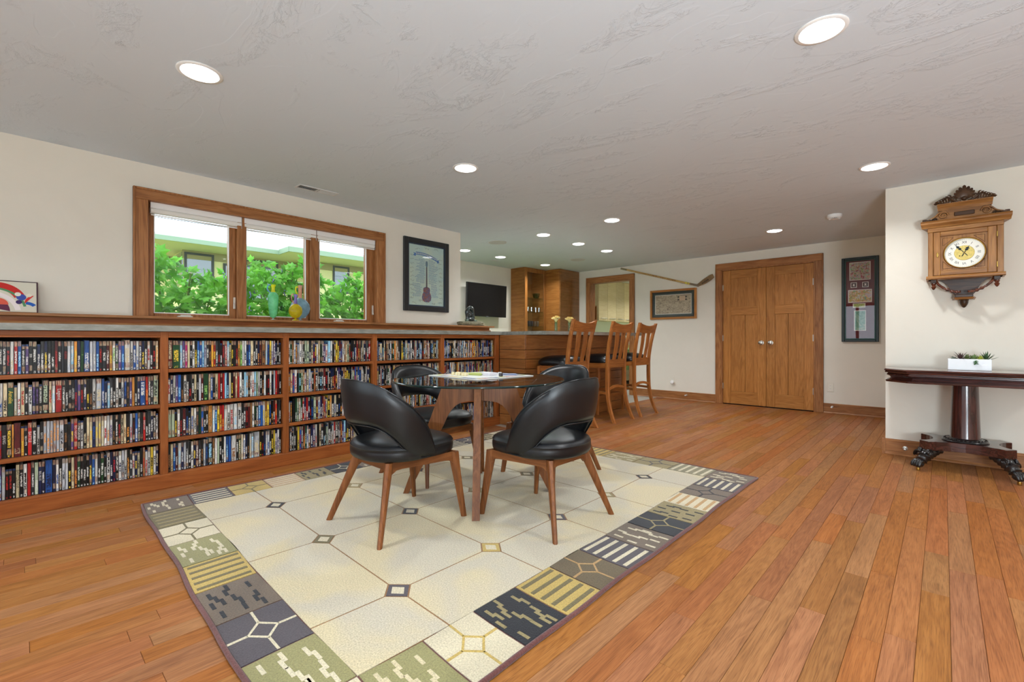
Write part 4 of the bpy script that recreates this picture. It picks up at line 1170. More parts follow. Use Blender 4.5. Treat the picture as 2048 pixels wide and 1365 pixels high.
near = [('q', 'sage', 'cream'), ('d', 'ivory', 'gold'), ('q', 'black', 'khaki'), ('s', 'gold', 'olive'), ('d', 'brown', 'tan'), ('s', 'grey', 'ivory'), ('q', 'taupe', 'ivory'), ('d', 'black', 'khaki'), ('q', 'khaki', 'black'), ('s', 'ivory', 'tan'), ('d', 'taupe', 'black'), ('s', 'grey', 'ivory')]
far = [('s', 'grey', 'ivory'), ('d', 'gold', 'olive'), ('s', 'pink', 'ivory'), ('q', 'khaki', 'black'), ('d', 'black', 'ivory'), ('q', 'taupe', 'ivory'), ('s', 'gold', 'olive'), ('d', 'ivory', 'olive'), ('q', 'sage', 'ivory'), ('s', 'black', 'ivory'), ('d', 'grey', 'ivory'), ('q', 'olive', 'ivory')]
for k in range(12):
    tile(FX1, RX1 - .004, FY0 + k * PY, FY0 + (k + 1) * PY, *near[k]); tile(RX0 + .004, FX0, FY0 + k * PY, FY0 + (k + 1) * PY, *far[k])
PX = (FX1 - FX0) / 7
left = [('s', 'olive', 'khaki'), ('d', 'ivory', 'olive'), ('q', 'sage', 'ivory'), ('s', 'gold', 'olive'), ('q', 'taupe', 'black'), ('d', 'grey', 'ivory'), ('q', 'sage', 'ivory')]
right = [('s', 'black', 'ivory'), ('q', 'sage', 'black'), ('d', 'grey', 'ivory'), ('s', 'gold', 'olive'), ('q', 'khaki', 'ivory'), ('d', 'khaki', 'grey'), ('s', 'greygreen', 'ivory')]
for k in range(7):
    tile(FX0 + k * PX, FX0 + (k + 1) * PX, RY0 + .004, FY0, *left[k]); tile(FX0 + k * PX, FX0 + (k + 1) * PX, FY1, RY1 - .004, *right[k])
tile(RX0 + .004, FX0, RY0 + .004, FY0, 'q', 'taupe', 'ivory'); tile(FX1, RX1 - .004, RY0 + .004, FY0, 's', 'ivory', 'gold')
tile(RX0 + .004, FX0, FY1, RY1 - .004, 'd', 'ivory', 'gold'); tile(FX1, RX1 - .004, FY1, RY1 - .004, 'q', 'taupe', 'ivory')
ZR = .0118

# ------------------------------------------------------------------ round glass table
tab = thing('round_table', 'round glass topped table on crossed walnut legs standing on the rug', 'table', (-2.2, 2.04, ZR))
zt = .724
edge = plain('glass_edge', rgb(16, 40, 38), .08, spec=.8)
b = MB()
ring = lambda r, z: [(r * math.cos(2 * PI * j / 96), r * math.sin(2 * PI * j / 96), z) for j in range(96)]
b.v += ring(.546, zt) + ring(.546, zt + .012)
b.f.append(tuple(range(96))[::-1]); b.m.append(0); b.f.append(tuple(range(96, 192))); b.m.append(0)
n0 = len(b.v); prof = [(.546, zt), (.5495, zt + .0025), (.551, zt + .006), (.5495, zt + .0095), (.546, zt + .012)]
b.loft([ring(r, z) for r, z in prof], 1, (False, False))
b.build('glass_top', [M_tableglass, edge], tab, 40)
for k in range(4):
    a = PI / 4 + k * PI / 2
    d = Vector((math.cos(a), math.sin(a), 0)); w = Vector((-d.y, d.x, 0)); th = .021
    zt2 = zt - .001
    P = [(.452, 0), (.486, 0), (.225, zt2), (.022, zt2), (.022, .592), (.07, .590), (.115, .582), (.15, .562), (.18, .53), (.207, .485), (.226, .44)]
    b = MB(); b.prism(P, lambda p: d * p[0] + w * th + Vector((0, 0, p[1])), lambda p: d * p[0] - w * th + Vector((0, 0, p[1])))
    o = b.build('leg', W_('WALN', 'z'), tab)
b = MB(); b.box((-.03, -.03, .59), (.03, .03, zt - .001), 0, .004, Matrix.Rotation(PI / 4, 4, 'Z')); b.build('hub', W_('WALN', 'z'), tab)
for s in (-1, 1):
    pass
# table football of a board game left open on the glass
ZTB = ZR + zt + .012
bd = thing('game_board', 'square white folding game board lying on the glass table', 'board game', (-2.335, 2.18, ZTB), math.radians(-3))
b = MB(); b.box((-.265, -.25, .0005), (.265, -.0008, .005), 0, .001); b.box((-.265, .0008, .0005), (.265, .25, .005), 0, .001); b.build('board', plain('board_white', rgb(226, 228, 226), .35), bd)
cols = [rgb(60, 70, 120), rgb(180, 190, 90), rgb(120, 120, 130), rgb(200, 170, 90), rgb(150, 60, 50)]
rr = random.Random(4)
b = MB()
for side in range(4):
    for k in range(9):
        u = -.215 + k * .048
        q = [(u, -.235), (u + .04, -.235), (u + .04, -.195), (u, -.195)]
        M = Matrix.Rotation(side * PI / 2, 4, 'Z'); b.poly([M @ Vector((x * .98, y, .0054)) for x, y in q], rr.randrange(5))
b.build('printed_spaces', [plain('board_print_%d' % i, c, .4) for i, c in enumerate(cols)], bd)
def deck(x, y, rz, sx, sy, hgt, col, lab):
    b = MB(); n = 6
    for k in range(n):
        M = Matrix.Translation((rr.uniform(-.003, .003), rr.uniform(-.003, .003), 0)) @ Matrix.Rotation(rr.uniform(-.06, .06), 4, 'Z')
        b.box((-sx, -sy, hgt * k / n), (sx, sy, hgt * (k + .9) / n), 0, .0004, M)
    o = b.build('card_deck', plain('card_' + lab.split()[0], col, .45), None, None, (x, y, ZTB + .0055), (0, 0, rz)); tag(o, lab, 'cards')
deck(-2.355, 2.163, .2, .05, .035, .016, rgb(190, 200, 120), 'green deck of cards at the middle of the game board')
deck(-2.262, 2.19, -.1, .045, .032, .022, rgb(232, 230, 236), 'white deck of cards on the game board beside the green deck')
deck(-2.20, 2.33, .8, .045, .03, .008, rgb(150, 160, 190), 'bluish deck of cards at far edge of the game board')
for k in range(9):
    b = MB(); rad = .011; b.lathe([(.0001, 0), (rad, .0005), (rad, .019), (rad * .86, .022), (.0001, .0222)], n=14, cap=(False, False))
    tag(b.build('game_token', plain('token_cream', rgb(226, 214, 170), .4), None, 40, (-2.47 + .032 * (k % 5) + .008 * (k // 5), 2.045 + .03 * (k // 5) + .006 * (k % 2), ZTB + .0055)), 'small cream game token in the cluster at one edge of the board', 'game piece', 'cream tokens clustered on the board')
for k, (x, y, col, nm) in enumerate(((-2.225, 2.255, rgb(230, 230, 228), 'white'), (-2.19, 2.225, rgb(226, 226, 226), 'white'), (-2.16, 2.20, rgb(60, 60, 64), 'dark'))):
    b = MB(); b.box((-.011, -.011, 0), (.011, .011, .022), 0, .003)
    for px, py in ((-.005, -.005), (.005, .005), (0, 0)): b.lathe([(.0022, .0222), (.0001, .0224)], (px, py, 0), 8, 1, (False, False))
    tag(b.build('die', [plain('die_' + nm, col, .3), M_black if nm == 'white' else M_white], None, None, (x, y, ZTB + .0055), (0, 0, k * .7)), ('white die nearer the card decks on the game board', 'white die nearer the edge of the game board', 'dark die lying on the game board')[k], 'die')

# ------------------------------------------------------------------ leather dining chairs
wl_z, wl_x, wl_y = W_('WALN', 'z'), W_('WALN', 'x'), W_('WALN', 'y')
def interp(tab_, x):
    x = abs(x)
    for (a, va), (c, vc) in zip(tab_[:-1], tab_[1:]):
        if x <= c:
            t = (x - a) / (c - a); t = t * t * (3 - 2 * t) if False else t
            return va + (vc - va) * t
    return tab_[-1][1]
TOP = [(0, .785), (15, .784), (30, .771), (45, .742), (60, .694), (75, .637), (90, .556), (97, .50), (103, .445), (108, .395)]
BOT = [(0, .553), (20, .553), (30, .549), (40, .532), (50, .498), (60, .451), (67, .412), (74, .383), (80, .376), (108, .375)]
def smooth_tab(tab_, x, w=4.0):
    return sum(interp(tab_, x + d) for d in (-w, -w / 2, 0, w / 2, w)) / 5
def chair(label):
    t = thing('dining_chair', label, 'chair', (0, 0, 0), 0, 'black leather chairs around the round table')
    # seat
    def out(r, z, dy=0):
        pts = []
        for j in range(56):
            a = 2 * PI * j / 56; ca, sa = math.cos(a), math.sin(a)
            e = .88 if sa < 0 else .55
            px = math.copysign(abs(ca) ** (e if sa > 0 else .9), ca) * (.248 if sa < 0 else .243); py = math.copysign(abs(sa) ** e, sa) * (.243 if sa < 0 else .272)
            pts.append((px * r, py * r + dy, z))
        return pts
    b = MB(); b.loft([out(.86, .368), out(.95, .370), out(.99, .380), out(1.0, .398), out(1.0, .415), out(.992, .428), out(1.0, .4305), out(.992, .433), out(.97, .444), out(.90, .455), out(.75, .464), out(.5, .469), out(.2, .471)])
    b.build('seat', M_leather, t, 60)
    # wrap round back
    n = 72; rings = []
    for i in range(n + 1):
        ph = -108 + 216 * i / n
        zb, ztp = smooth_tab(BOT, ph), smooth_tab(TOP, ph)
        ztp = max(ztp, zb + .012)
        hgt = ztp - zb
        a = math.radians(ph); d = Vector((math.sin(a), -math.cos(a), 0))
        th = min(.042, .022 + hgt * .1)
        def R(z): return .262 + .13 * (z - .55) + (.010 if abs(ph) < 70 else .010)
        ring_ = []
        m = 7
        for k in range(m + 1):
            z = zb + hgt * k / m; bul = .004 * math.sin(PI * k / m)
            rr_ = .4 * th if k in (0, m) else 0
            ring_.append(d * (R(z) - rr_ * .5 + bul) + Vector((0, 0, z + (.003 if k == 0 else (-.003 if k == m else 0)))))
        for k in range(m, -1, -1):
            z = zb + hgt * k / m; bul = .010 * math.sin(PI * k / m)
            rr_ = .4 * th if k in (0, m) else 0
            ring_.append(d * (R(z) - th + rr_ * .5 - bul) + Vector((0, 0, z + (.003 if k == 0 else (-.003 if k == m else 0)))))
        rings.append(ring_)
    b = MB(); b.loft(rings); bo = b.build('backrest', M_leather, t, 75)
    pipe = MB()
    pipe.tube([r_[7] + (r_[7] - r_[8]).normalized() * -.002 + Vector((0, 0, .003)) for r_ in rings], .0034, 6); pipe.tube([r_[0] + Vector((0, 0, -.001)) for r_ in rings], .0034, 6)
    pipe.build('piping', plain('black_piping', rgb(10, 12, 16), .28, spec=.6), bo, 60)
    # frame and legs
    for s in (-1, 1):
        def leg(top, foot, wt, wf):
            b = MB(); rings = []
            T, F = Vector(top), Vector(foot)
            for k in range(7):
                u = k / 6; c = T.lerp(F, u); w = wt + (wf - wt) * (u ** .7)
                ang = math.atan2(F.y - T.y, F.x - T.x); e = .28 * w
                M = Matrix.Rotation(ang, 3, 'Z')
                q = [(-w / 2 + e, -w / 2), (w / 2 - e, -w / 2), (w / 2, -w / 2 + e), (w / 2, w / 2 - e), (w / 2 - e, w / 2), (-w / 2 + e, w / 2), (-w / 2, w / 2 - e), (-w / 2, -w / 2 + e)]
                rings.append([c + M @ Vector((x * 1.15, y * .85, 0)) for x, y in q])
            b.loft(rings[::-1]); return b.build('leg', wl_z, t, 40)
        leg((s * .150, -.150, .365), (s * .258, -.268, 0), .050, .027)
        leg((s * .205, .222, .365), (s * .238, .272, 0), .052, .027)
    def rail(p0, p1, m, z0=.325, z1=.368, th=.02):
        P0, P1 = Vector(p0), Vector(p1); d = (P1 - P0).normalized(); w = Vector((-d.y, d.x, 0)) * th / 2; L = (P1 - P0).length
        rings = []
        for k in range(13):
            u = k / 12; e = min(u, 1 - u) * L; dz = .026 * max(0, 1 - e / .05) ** 2
            c = P0.lerp(P1, u)
            rings.append([c + w + Vector((0, 0, z0 - dz)), c - w + Vector((0, 0, z0 - dz)), c - w + Vector((0, 0, z1)), c + w + Vector((0, 0, z1))][::-1])
        b = MB(); b.loft(rings); b.build('seat_rail', m, t)
    rail((-.155, -.155, 0), (.155, -.155, 0), wl_x); rail((-.21, .225, 0), (.21, .225, 0), wl_x)
    for s in (-1, 1): rail((s * .158, -.15, 0), (s * .212, .22, 0), wl_y)
    return t
spots = [(-2.20, 1.43, 0.0, 'black leather wrap-back chair on the rug, its back nearest the bookcase camera side'), (-1.64, 2.03, PI / 2, ''), (-2.775, 2.09, -PI / 2, ''), (-2.165, 2.74, PI, '')]
labs = ['black leather wrap-back chair, back turned to camera, nearer the bookcase', 'black leather wrap-back chair, back turned to camera, nearer the open floor',
        'black leather wrap-back chair facing camera, against the bookcase beyond the glass table', 'black leather wrap-back chair facing camera, before the bar stools']
for i, (x, y, rz, _) in enumerate(spots):
    o = chair(labs[0]) if i == 0 else copy_tree(o)
    o.location = (x, y, ZR); o.rotation_euler = (0, 0, rz); o['label'] = labs[i]
# ------------------------------------------------------------------ wall clock
ck = thing('wall_clock', 'carved antique wooden wall clock with cream roman dial above the console table', 'clock', (.119, YC, 1.68))
kx, ky, kz = W_('CLOCK', 'x'), W_('CLOCK', 'y'), W_('CLOCK', 'z')
kdark = wood('wood_clock_dark', rgb(38, 24, 14), rgb(66, 42, 24), rgb(92, 62, 36), 'x', rough=.3, cathedral=.3)
def kp(nm, lo, hi, m, ch=.003, par=ck):
    b = MB(); b.box(lo, hi, 0, ch); return b.build(nm, m, par)
FR = -.147
kp('back_board', (-.20, -.02, -.19), (.20, -.001, .27), kz)
kp('case_side', (-.211, FR, -.197), (-.180, -.003, .185), kz); kp('case_side', (.178, FR, -.197), (.212, -.003, .185), kz)
kp('case_top', (-.2135, FR - .0015, .185), (.2135, -.002, .219), kx)
b = MB(); b.loft([[(s, y, z) for (y, z) in ((-.002, -.197), (FR - .004, -.197), (FR - .014, -.190), (FR - .016, -.180), (FR - .010, -.172), (FR, -.168), (-.002, -.168))] for s in (-.222, .222)]); b.build('base_moulding', kx, ck)
# door: moulded frame, panel, corner inlays
dr = kp('door', (-.178, FR + .004, -.166), (-.138, -.03, .184), kz)
kp('door_stile', (.128, FR + .004, -.166), (.176, -.03, .184), kz, .003, dr); kp('door_rail', (-.138, FR + .004, .146), (.128, -.03, .184), kx, .003, dr); kp('door_rail', (-.138, FR + .004, -.166), (.128, -.03, -.130), kx, .003, dr)
kp('dial_panel', (-.138, FR + .016, -.130), (.128, -.03, .146), kz, 0, dr)
ink = plain('inlay_line', rgb(70, 42, 20), .4)
for sx in (-1, 1):
    for sz in (-1, 1):
        cx0, cz0 = -.005 + sx * .118, .008 + sz * .122
        pts = [(cx0, cz0), (cx0 - sx * .052, cz0)]
        arc = []
        for k in range(7):
            a = math.radians(38 + 14 * k / 6); arc.append((sx * .133 * math.cos(a) * 1.0 - .0, sz * .133 * math.sin(a)))
        b = MB()
        b.tube([(cx0, FR + .0155, cz0), (cx0 - sx * .06, FR + .0155, cz0)], .0012, 4); b.tube([(cx0, FR + .0155, cz0), (cx0, FR + .0155, cz0 - sz * .06)], .0012, 4)
        b.tube([(cx0 - sx * .06, FR + .0155, cz0), (sx * .088, FR + .0155, sz * .098), (cx0, FR + .0155, cz0 - sz * .06)], .0012, 4)
        b.build('inlay', ink, dr)
RX90 = Matrix.Rotation(PI / 2, 4, 'X')
b = MB(); b.lathe([(.113, -FR - .02), (.113, -FR - .004), (.118, -FR + .002), (.122, -FR - .004), (.123, -FR - .018)], n=48, M=RX90, cap=(False, False)); b.build('bezel', M_brass, ck, 40)
b = MB(); b.lathe([(.1135, -FR - .014), (.0001, -FR - .0138)], n=48, M=RX90, cap=(False, False)); dial = b.build('dial', plain('enamel_dial', rgb(236, 234, 222), .35), ck)
b = MB(); b.lathe([(.058, -FR - .0132), (.056, -FR - .012), (.0001, -FR - .0118)], n=40, M=RX90, cap=(False, False)); b.build('dial_centre', plain('gilt_centre', rgb(206, 184, 104), .45, .35, var=.25, bscale=160, bumpy=.4), dial)
b = MB()
ROM = ['XII', 'I', 'II', 'III', 'IIII', 'V', 'VI', 'VII', 'VIII', 'IX', 'X', 'XI']
for k, tx in enumerate(ROM):
    me = text_mesh(tx, .026); a = -k * PI / 6
    xs = [q.co.x for q in me.vertices]; w_ = max(xs) - min(xs); sx_ = min(1.0, .026 / w_)
    M = Matrix.Translation((.082 * math.sin(-a), FR + .0134, .082 * math.cos(a))) @ Matrix.Rotation(-a, 4, 'Y') @ RX90 @ Matrix.Diagonal((sx_, 1.05, 1, 1))
    b.addmesh(me, M)
for k in range(60):
    a = 2 * PI * k / 60; d0, d1 = .103, .107
    b.poly([(math.sin(a) * d0 - .0004, FR + .0136, math.cos(a) * d0), (math.sin(a) * d0 + .0004, FR + .0136, math.cos(a) * d0), (math.sin(a) * d1 + .0004, FR + .0136, math.cos(a) * d1), (math.sin(a) * d1 - .0004, FR + .0136, math.cos(a) * d1)])
b.build('numerals', plain('dial_ink', rgb(36, 36, 38), .5), dial)
def hand(ang, L, w, nm, y):
    b = MB(); P = [(-w * .4, -.03), (w * .4, -.03), (w * .35, .0), (w * .3, L * .3), (w * 1.5, L * .42), (w * .5, L * .52), (w * 1.6, L * .60), (w * .3, L * .72), (0, L), (-w * .3, L * .72), (-w * 1.6, L * .60), (-w * .5, L * .52), (-w * 1.5, L * .42), (-w * .3, L * .3), (-w * .35, .0)]
    c, s = math.cos(ang), math.sin(ang)
    f = lambda p, yy: (p[0] * c + p[1] * s, yy, -p[0] * s + p[1] * c)
    b.prism(P, lambda p: f(p, y + .0008), lambda p: f(p, y)); b.build(nm, plain('blued_steel', rgb(28, 34, 36), .35, .6), dial)
hand(math.radians(-38), .098, .0065, 'minute_hand', FR + .0088); hand(math.radians(27), .066, .0085, 'hour_hand', FR + .0104)
b = MB(); b.lathe([(.004, -FR - .008), (.0001, -FR - .006)], n=12, M=RX90, cap=(False, False)); b.build('hand_boss', M_brass, dial)
b = MB()
for hx_ in (-.026,): b.lathe([(.004, -FR - .0112), (.0001, -FR - .0111)], (hx_, 0, -.022), 10, 0, (False, False), RX90)
b.build('winding_hole', M_dark, dial)
b = MB(); b.box((-.160, FR - .001, -.02), (-.150, FR + .004, .02), 0, .002); b.lathe([(.007, -FR - .004), (.007, -FR + .0), (.0001, -FR + .001)], (-.155, 0, 0), 12, 0, (False, False), RX90); b.build('escutcheon', M_brass, dr)
for z in (.12, -.11):
    b = MB(); b.lathe([(.004, z - .02), (.004, z + .02)], (.178, FR - .001, 0), 10); b.build('hinge', M_brass, dr)
# cornice
def mould(nm, prof, x0, x1, m, ret=.0):
    b = MB(); r = []
    for s, xx in ((-1, x0), (1, x1)):
        r.append([(xx + s * (-(y + .0) - .0) * ret, y, z) for y, z in prof])
    b.loft(r); return b.build(nm, m, ck)
mould('cornice', [(-.002, .22), (FR - .004, .22), (FR - .010, .232), (FR - .022, .244), (FR - .028, .250), (FR - .028, .262), (FR - .034, .268), (-.002, .268)], -.218, .218, kx, .21)
kp('cornice_cap', (-.255, FR - .03, .268), (.255, -.002, .275), kx)
for s in (-1, 1): kp('corner_block', (s * .232 - .014, FR + .02, .275), (s * .232 + .014, FR + .05, .300), kdark)
# pediment with scrolls
P = [(-.235, .275), (.235, .275), (.225, .290), (.19, .300), (.16, .322), (.135, .345), (.118, .352), (-.118, .352), (-.135, .345), (-.16, .322), (-.19, .300), (-.225, .290)]
b = MB(); b.prism(P, lambda p: (p[0], -.03, p[1]), lambda p: (p[0], FR + .012, p[1])); b.build('pediment', kx, ck)
kp('tablet', (-.058, FR + .006, .296), (.058, FR + .02, .330), kdark, .004)
def spiral(c, r0, turns, s, n=46, y=FR + .006, a0=0):
    return [(c[0] + s * r0 * (1 - .86 * k / n) * math.cos(a0 + turns * 2 * PI * k / n), y, c[1] + r0 * (1 - .86 * k / n) * math.sin(a0 + turns * 2 * PI * k / n)) for k in range(n + 1)]
for s in (-1, 1):
    b = MB(); b.tube(spiral((s * .120, .312), .028, 1.8, -s), [.0065 * (1 - .5 * k / 46) for k in range(47)], 6); b.tube(smooth_path([(s * .10, FR + .006, .339), (s * .14, FR + .004, .338), (s * .175, FR + .006, .305), (s * .222, FR + .006, .284)], 6), .006, 6); b.build('scroll', kx, ck, 60)
    b = MB()
    for k in range(5):
        b.tube(smooth_path([(s * (.155 + .012 * k), FR + .006, .283), (s * (.163 + .012 * k), FR + .001, .295 - .002 * k), (s * (.178 + .012 * k), FR + .006, .290 - .002 * k)], 4), .005, 5)
    b.build('leaf_carving', kdark, ck, 60)
mould('upper_cornice', [(-.02, .352), (FR + .018, .352), (FR + .010, .372), (FR - .002, .392), (FR - .006, .398), (FR - .006, .404), (-.02, .404)], -.130, .130, kx, .18)
# carved crest
b = MB()
for k in range(9):
    a = math.radians(-56 + 14 * k); L = .108 - .040 * abs(k - 4) / 4
    base = Vector((0, FR + .03, .418)); tip = base + Vector((math.sin(a) * L, -.006, math.cos(a) * L))
    mid = base.lerp(tip, .6) + Vector((0, -.016, 0)); sd = Vector((math.cos(a), 0, -math.sin(a)))
    b.loft([[base + sd * q for q in (-.004, .004)] + [base + Vector((0, .02, 0))], [mid - sd * .014, mid + sd * .014, mid + Vector((0, .02, 0))], [tip - sd * .010, tip + sd * .010, tip + Vector((0, .014, 0))], [tip + Vector((math.sin(a) * .008, 0, math.cos(a) * .008)) - sd * .003, tip + Vector((math.sin(a) * .008, 0, math.cos(a) * .008)) + sd * .003, tip + Vector((0, .012, 0))]])
b.sphere((0, FR + .02, .428), .018, 12, 8); b.build('crest_shell', kdark, ck, 50)
for s in (-1, 1):
    b = MB()
    b.tube(spiral((s * .058, .432), .026, 1.6, -s, y=FR + .02), [.0075 * (1 - .5 * k / 46) for k in range(47)], 6)
    b.tube(smooth_path([(s * .02, FR + .02, .410), (s * .05, FR + .012, .415), (s * .095, FR + .016, .452), (s * .13, FR + .018, .430), (s * .178, FR + .02, .414)], 6), [.009] * 6 + [.008] * 6 + [.007] * 6 + [.006] * 6 + [.002], 6)
    for k in range(6):
        x0_ = .072 + .015 * k
        b.tube(smooth_path([(s * x0_, FR + .02, .412), (s * (x0_ + .008), FR + .01, .462 - .007 * k), (s * (x0_ + .024), FR + .018, .470 - .009 * k)], 4), [.007, .007, .006, .006, .006, .005, .004, .003, .001], 5)
        b.tube(smooth_path([(s * x0_, FR + .02, .412), (s * (x0_ + .012), FR + .014, .414 - .001 * k), (s * (x0_ + .026), FR + .02, .408)], 4), [.006, .006, .006, .005, .005, .004, .004, .003, .001], 5)
    b.build('crest_foliage', kdark, ck, 60)
# pendant part below the case
b = MB(); Pl = [(-.152, -.198), (.152, -.198), (.122, -.210), (.100, -.232), (.086, -.262), (.070, -.300), (.052, -.322), (.048, -.338), (-.048, -.338), (-.052, -.322), (-.070, -.300), (-.086, -.262), (-.100, -.232), (-.122, -.210)]
b.prism(Pl, lambda p: (p[0], -.002, p[1]), lambda p: (p[0], -.05, p[1])); b.build('apron', kdark, ck)
kp('pendant_block', (-.052, -.085, -.345), (.052, -.002, -.322), kdark)
b = MB(); b.loft([[(x, y, z) for x, y, z in ((-.070, -.002, -.345), (-.058, -.10, -.345), (.058, -.10, -.345), (.070, -.002, -.345))], [(x, y, z) for x, y, z in ((-.064, -.002, -.362), (-.050, -.09, -.362), (.050, -.09, -.362), (.064, -.002, -.362))]][::-1]); b.build('pendant_shelf', kx, ck)
b = MB(); b.lathe([(.0001, -.428), (.010, -.422), (.020, -.405), (.026, -.388), (.026, -.374), (.030, -.364), (.022, -.360)], (0, -.045, 0), 14); b.build('drop_finial', kdark, ck, 40)
for s in (-1, 1):
    pts = smooth_path([(s * .165, FR + .03, -.196), (s * .150, FR + .02, -.235), (s * .11, FR + .012, -.275), (s * .06, FR + .008, -.302), (s * .02, FR + .006, -.308)], 9)
    b = MB(); n = len(pts); b.tube(pts, [.008 + .0035 * math.sin(k * 1.3) * (1 if k > n * .45 else .1) + .004 * k / n for k in range(n)], 8); b.build('swag', wood('wood_clock_red', rgb(50, 20, 12), rgb(88, 42, 26), rgb(112, 60, 38), 'x', rough=.25, coat=.4), ck, 60)
    kp('finial_block', (s * .178 - .018, FR + .006, -.224), (s * .178 + .018, FR + .045, -.197), kdark)
    b = MB(); b.lathe([(.0001, -.280), (.006, -.276), (.012, -.266), (.016, -.254), (.010, -.246), (.015, -.238), (.016, -.226)], (s * .178, FR + .026, 0), 12); b.build('drop_finial', wood('wood_clock_red', rgb(50, 20, 12), rgb(88, 42, 26), rgb(112, 60, 38), 'x'), ck, 40)

# ------------------------------------------------------------------ console table with claw feet
ct = thing('console_table', 'dark mahogany console table with round column and carved claw feet', 'table', (.12, 4.92, 0))
mh_x, mh_z, mh_y = W_('MAHOG', 'x'), W_('MAHOG', 'z'), W_('MAHOG', 'y')
ZS = .012                                                             # everything hangs from the floor upward
def octo(hx_, hy_, c, z): return [(-hx_ + c, -hy_, z), (hx_ - c, -hy_, z), (hx_, -hy_ + c, z), (hx_, hy_ - c * .2, z), (hx_ - c * .2, hy_, z), (-hx_ + c * .2, hy_, z), (-hx_, hy_ - c * .2, z), (-hx_, -hy_ + c, z)]
b = MB()
lay = [(.0, .660), (.003, .664), (.004, .674), (-.006, .678), (-.020, .684), (-.026, .694), (-.020, .706), (-.010, .712), (-.002, .716), (-.002, .722), (-.008, .726), (-.008, .731), (.006, .734), (.010, .741), (.006, .748)]
b.loft([octo(.46 + d, .235 + d, .14, z) for d, z in lay]); b.build('apron', mh_x, ct)
b = MB(); b.loft([octo(.46 + d, .235 + d, .14, z) for d, z in ((.004, .748), (.012, .751), (.014, .757), (.010, .763), (.004, .765))]); b.build('top', wood('wood_table_top', rgb(52, 28, 24), rgb(74, 42, 36), rgb(96, 58, 50), 'x', rough=.12, coat=.6), ct)
b = MB(); b.lathe([(.087, .245), (.086, .252), (.080, .45), (.0735, .655), (.0735, .660)], n=36); b.build('column', mh_z, ct, 60)
b = MB(); b.lathe([(.128, .224), (.132, .230), (.128, .238), (.112, .246), (.092, .250), (.086, .252)], n=36, cap=(False, False))
for k in range(30):
    a = 2 * PI * k / 30; c = Vector((.113 * math.cos(a), .113 * math.sin(a), .240)); b.sphere(c, .0115, 6, 5, 0, (1, 1, .8))
b.build('gadroon_ring', plain('carved_ebony', rgb(22, 18, 18), .28, coat=.3), ct, 50)
def plat(z, k=1.0):
    pts = []
    cs = [(-1, -1), (1, -1), (1, 1), (-1, 1)]; hx_, hy_, cut, dip = .255 * k, .215 * k, .055, .075
    for i in range(4):
        a = Vector((cs[i][0] * hx_, cs[i][1] * hy_)); c = Vector((cs[(i + 1) % 4][0] * hx_, cs[(i + 1) % 4][1] * hy_))
        d = (c - a).normalized(); nrm = Vector((-d.y, d.x)); L = (c - a).length
        for j in range(11):
            u = j / 10; p = a + d * (cut + (L - 2 * cut) * u) + nrm * dip * (1 - (2 * u - 1) ** 2) ** .8
            pts.append((p.x, p.y, z))
    return pts
b = MB(); b.loft([plat(.158, .99), plat(.160), plat(.222), plat(.225, .99)]); b.build('platform', mh_x, ct)
carv = plain('carved_ebony', rgb(22, 18, 18), .28, coat=.3)
for sx in (-1, 1):
    for sy in (-1, 1):
        d = Vector((sx * .78, sy * .62, 0)).normalized(); w = Vector((-d.y, d.x, 0)); o = Vector((sx * .13, sy * .095, 0))
        L = Vector((sx * .262, sy * .228, 0)) - o; ln = L.length; d = L.normalized(); w = Vector((-d.y, d.x, 0))
        b = MB()
        path = smooth_path([o + Vector((0, 0, .150)), o + d * ln * .35 + Vector((0, 0, .142)), o + d * ln * .65 + Vector((0, 0, .118)), o + d * ln * .86 + Vector((0, 0, .078)), o + d * ln * 1.0 + Vector((0, 0, .052))], 5)
        n = len(path)
        b.tube(path, [.016 + .026 * math.sin(PI * min(1, k / n * 1.05)) + .006 * math.sin(k * 2.2) for k in range(n)], 10, up=(0, 0, 1))
        sc = o + d * ln * .66 + Vector((0, 0, .140))
        for q in (-1, 1): b.tube([sc + w * .030 * q + (d * math.cos(t_) + Vector((0, 0, 1)) * math.sin(t_)) * (.024 - .004 * t_ / 3) for t_ in [k * .55 for k in range(14)]], .009, 6)
        b.tube([sc - w * .036, sc + w * .036], .020, 10)
        for q in (-1.5, -.5, .5, 1.5):
            b.tube(smooth_path([o + d * ln * .88 + w * q * .013 + Vector((0, 0, .075)), o + d * (ln * 1.02) + w * q * .018 + Vector((0, 0, .070)), o + d * (ln * 1.10) + w * q * .020 + Vector((0, 0, .045)), o + d * (ln * 1.12) + w * q * .020 + Vector((0, 0, .030))], 4), [.012, .013, .013, .013, .012, .013, .014, .013, .012, .011, .009, .007, .004], 7)
        b.sphere(o + d * ln * .97 + Vector((0, 0, .048)), .034, 10, 7, 0, (1, 1, .7))
        ft = b.build('claw_foot', carv, ct, 60)
        b = MB(); p = o + d * ln * 1.0; b.lathe([(.006, .036), (.006, .024), (.012, .022), (.013, .012), (.012, .002), (.008, .0005)], (p.x, p.y, 0), 12); b.build('caster', M_brass, ft, 40)
ct.location.z = 0.0

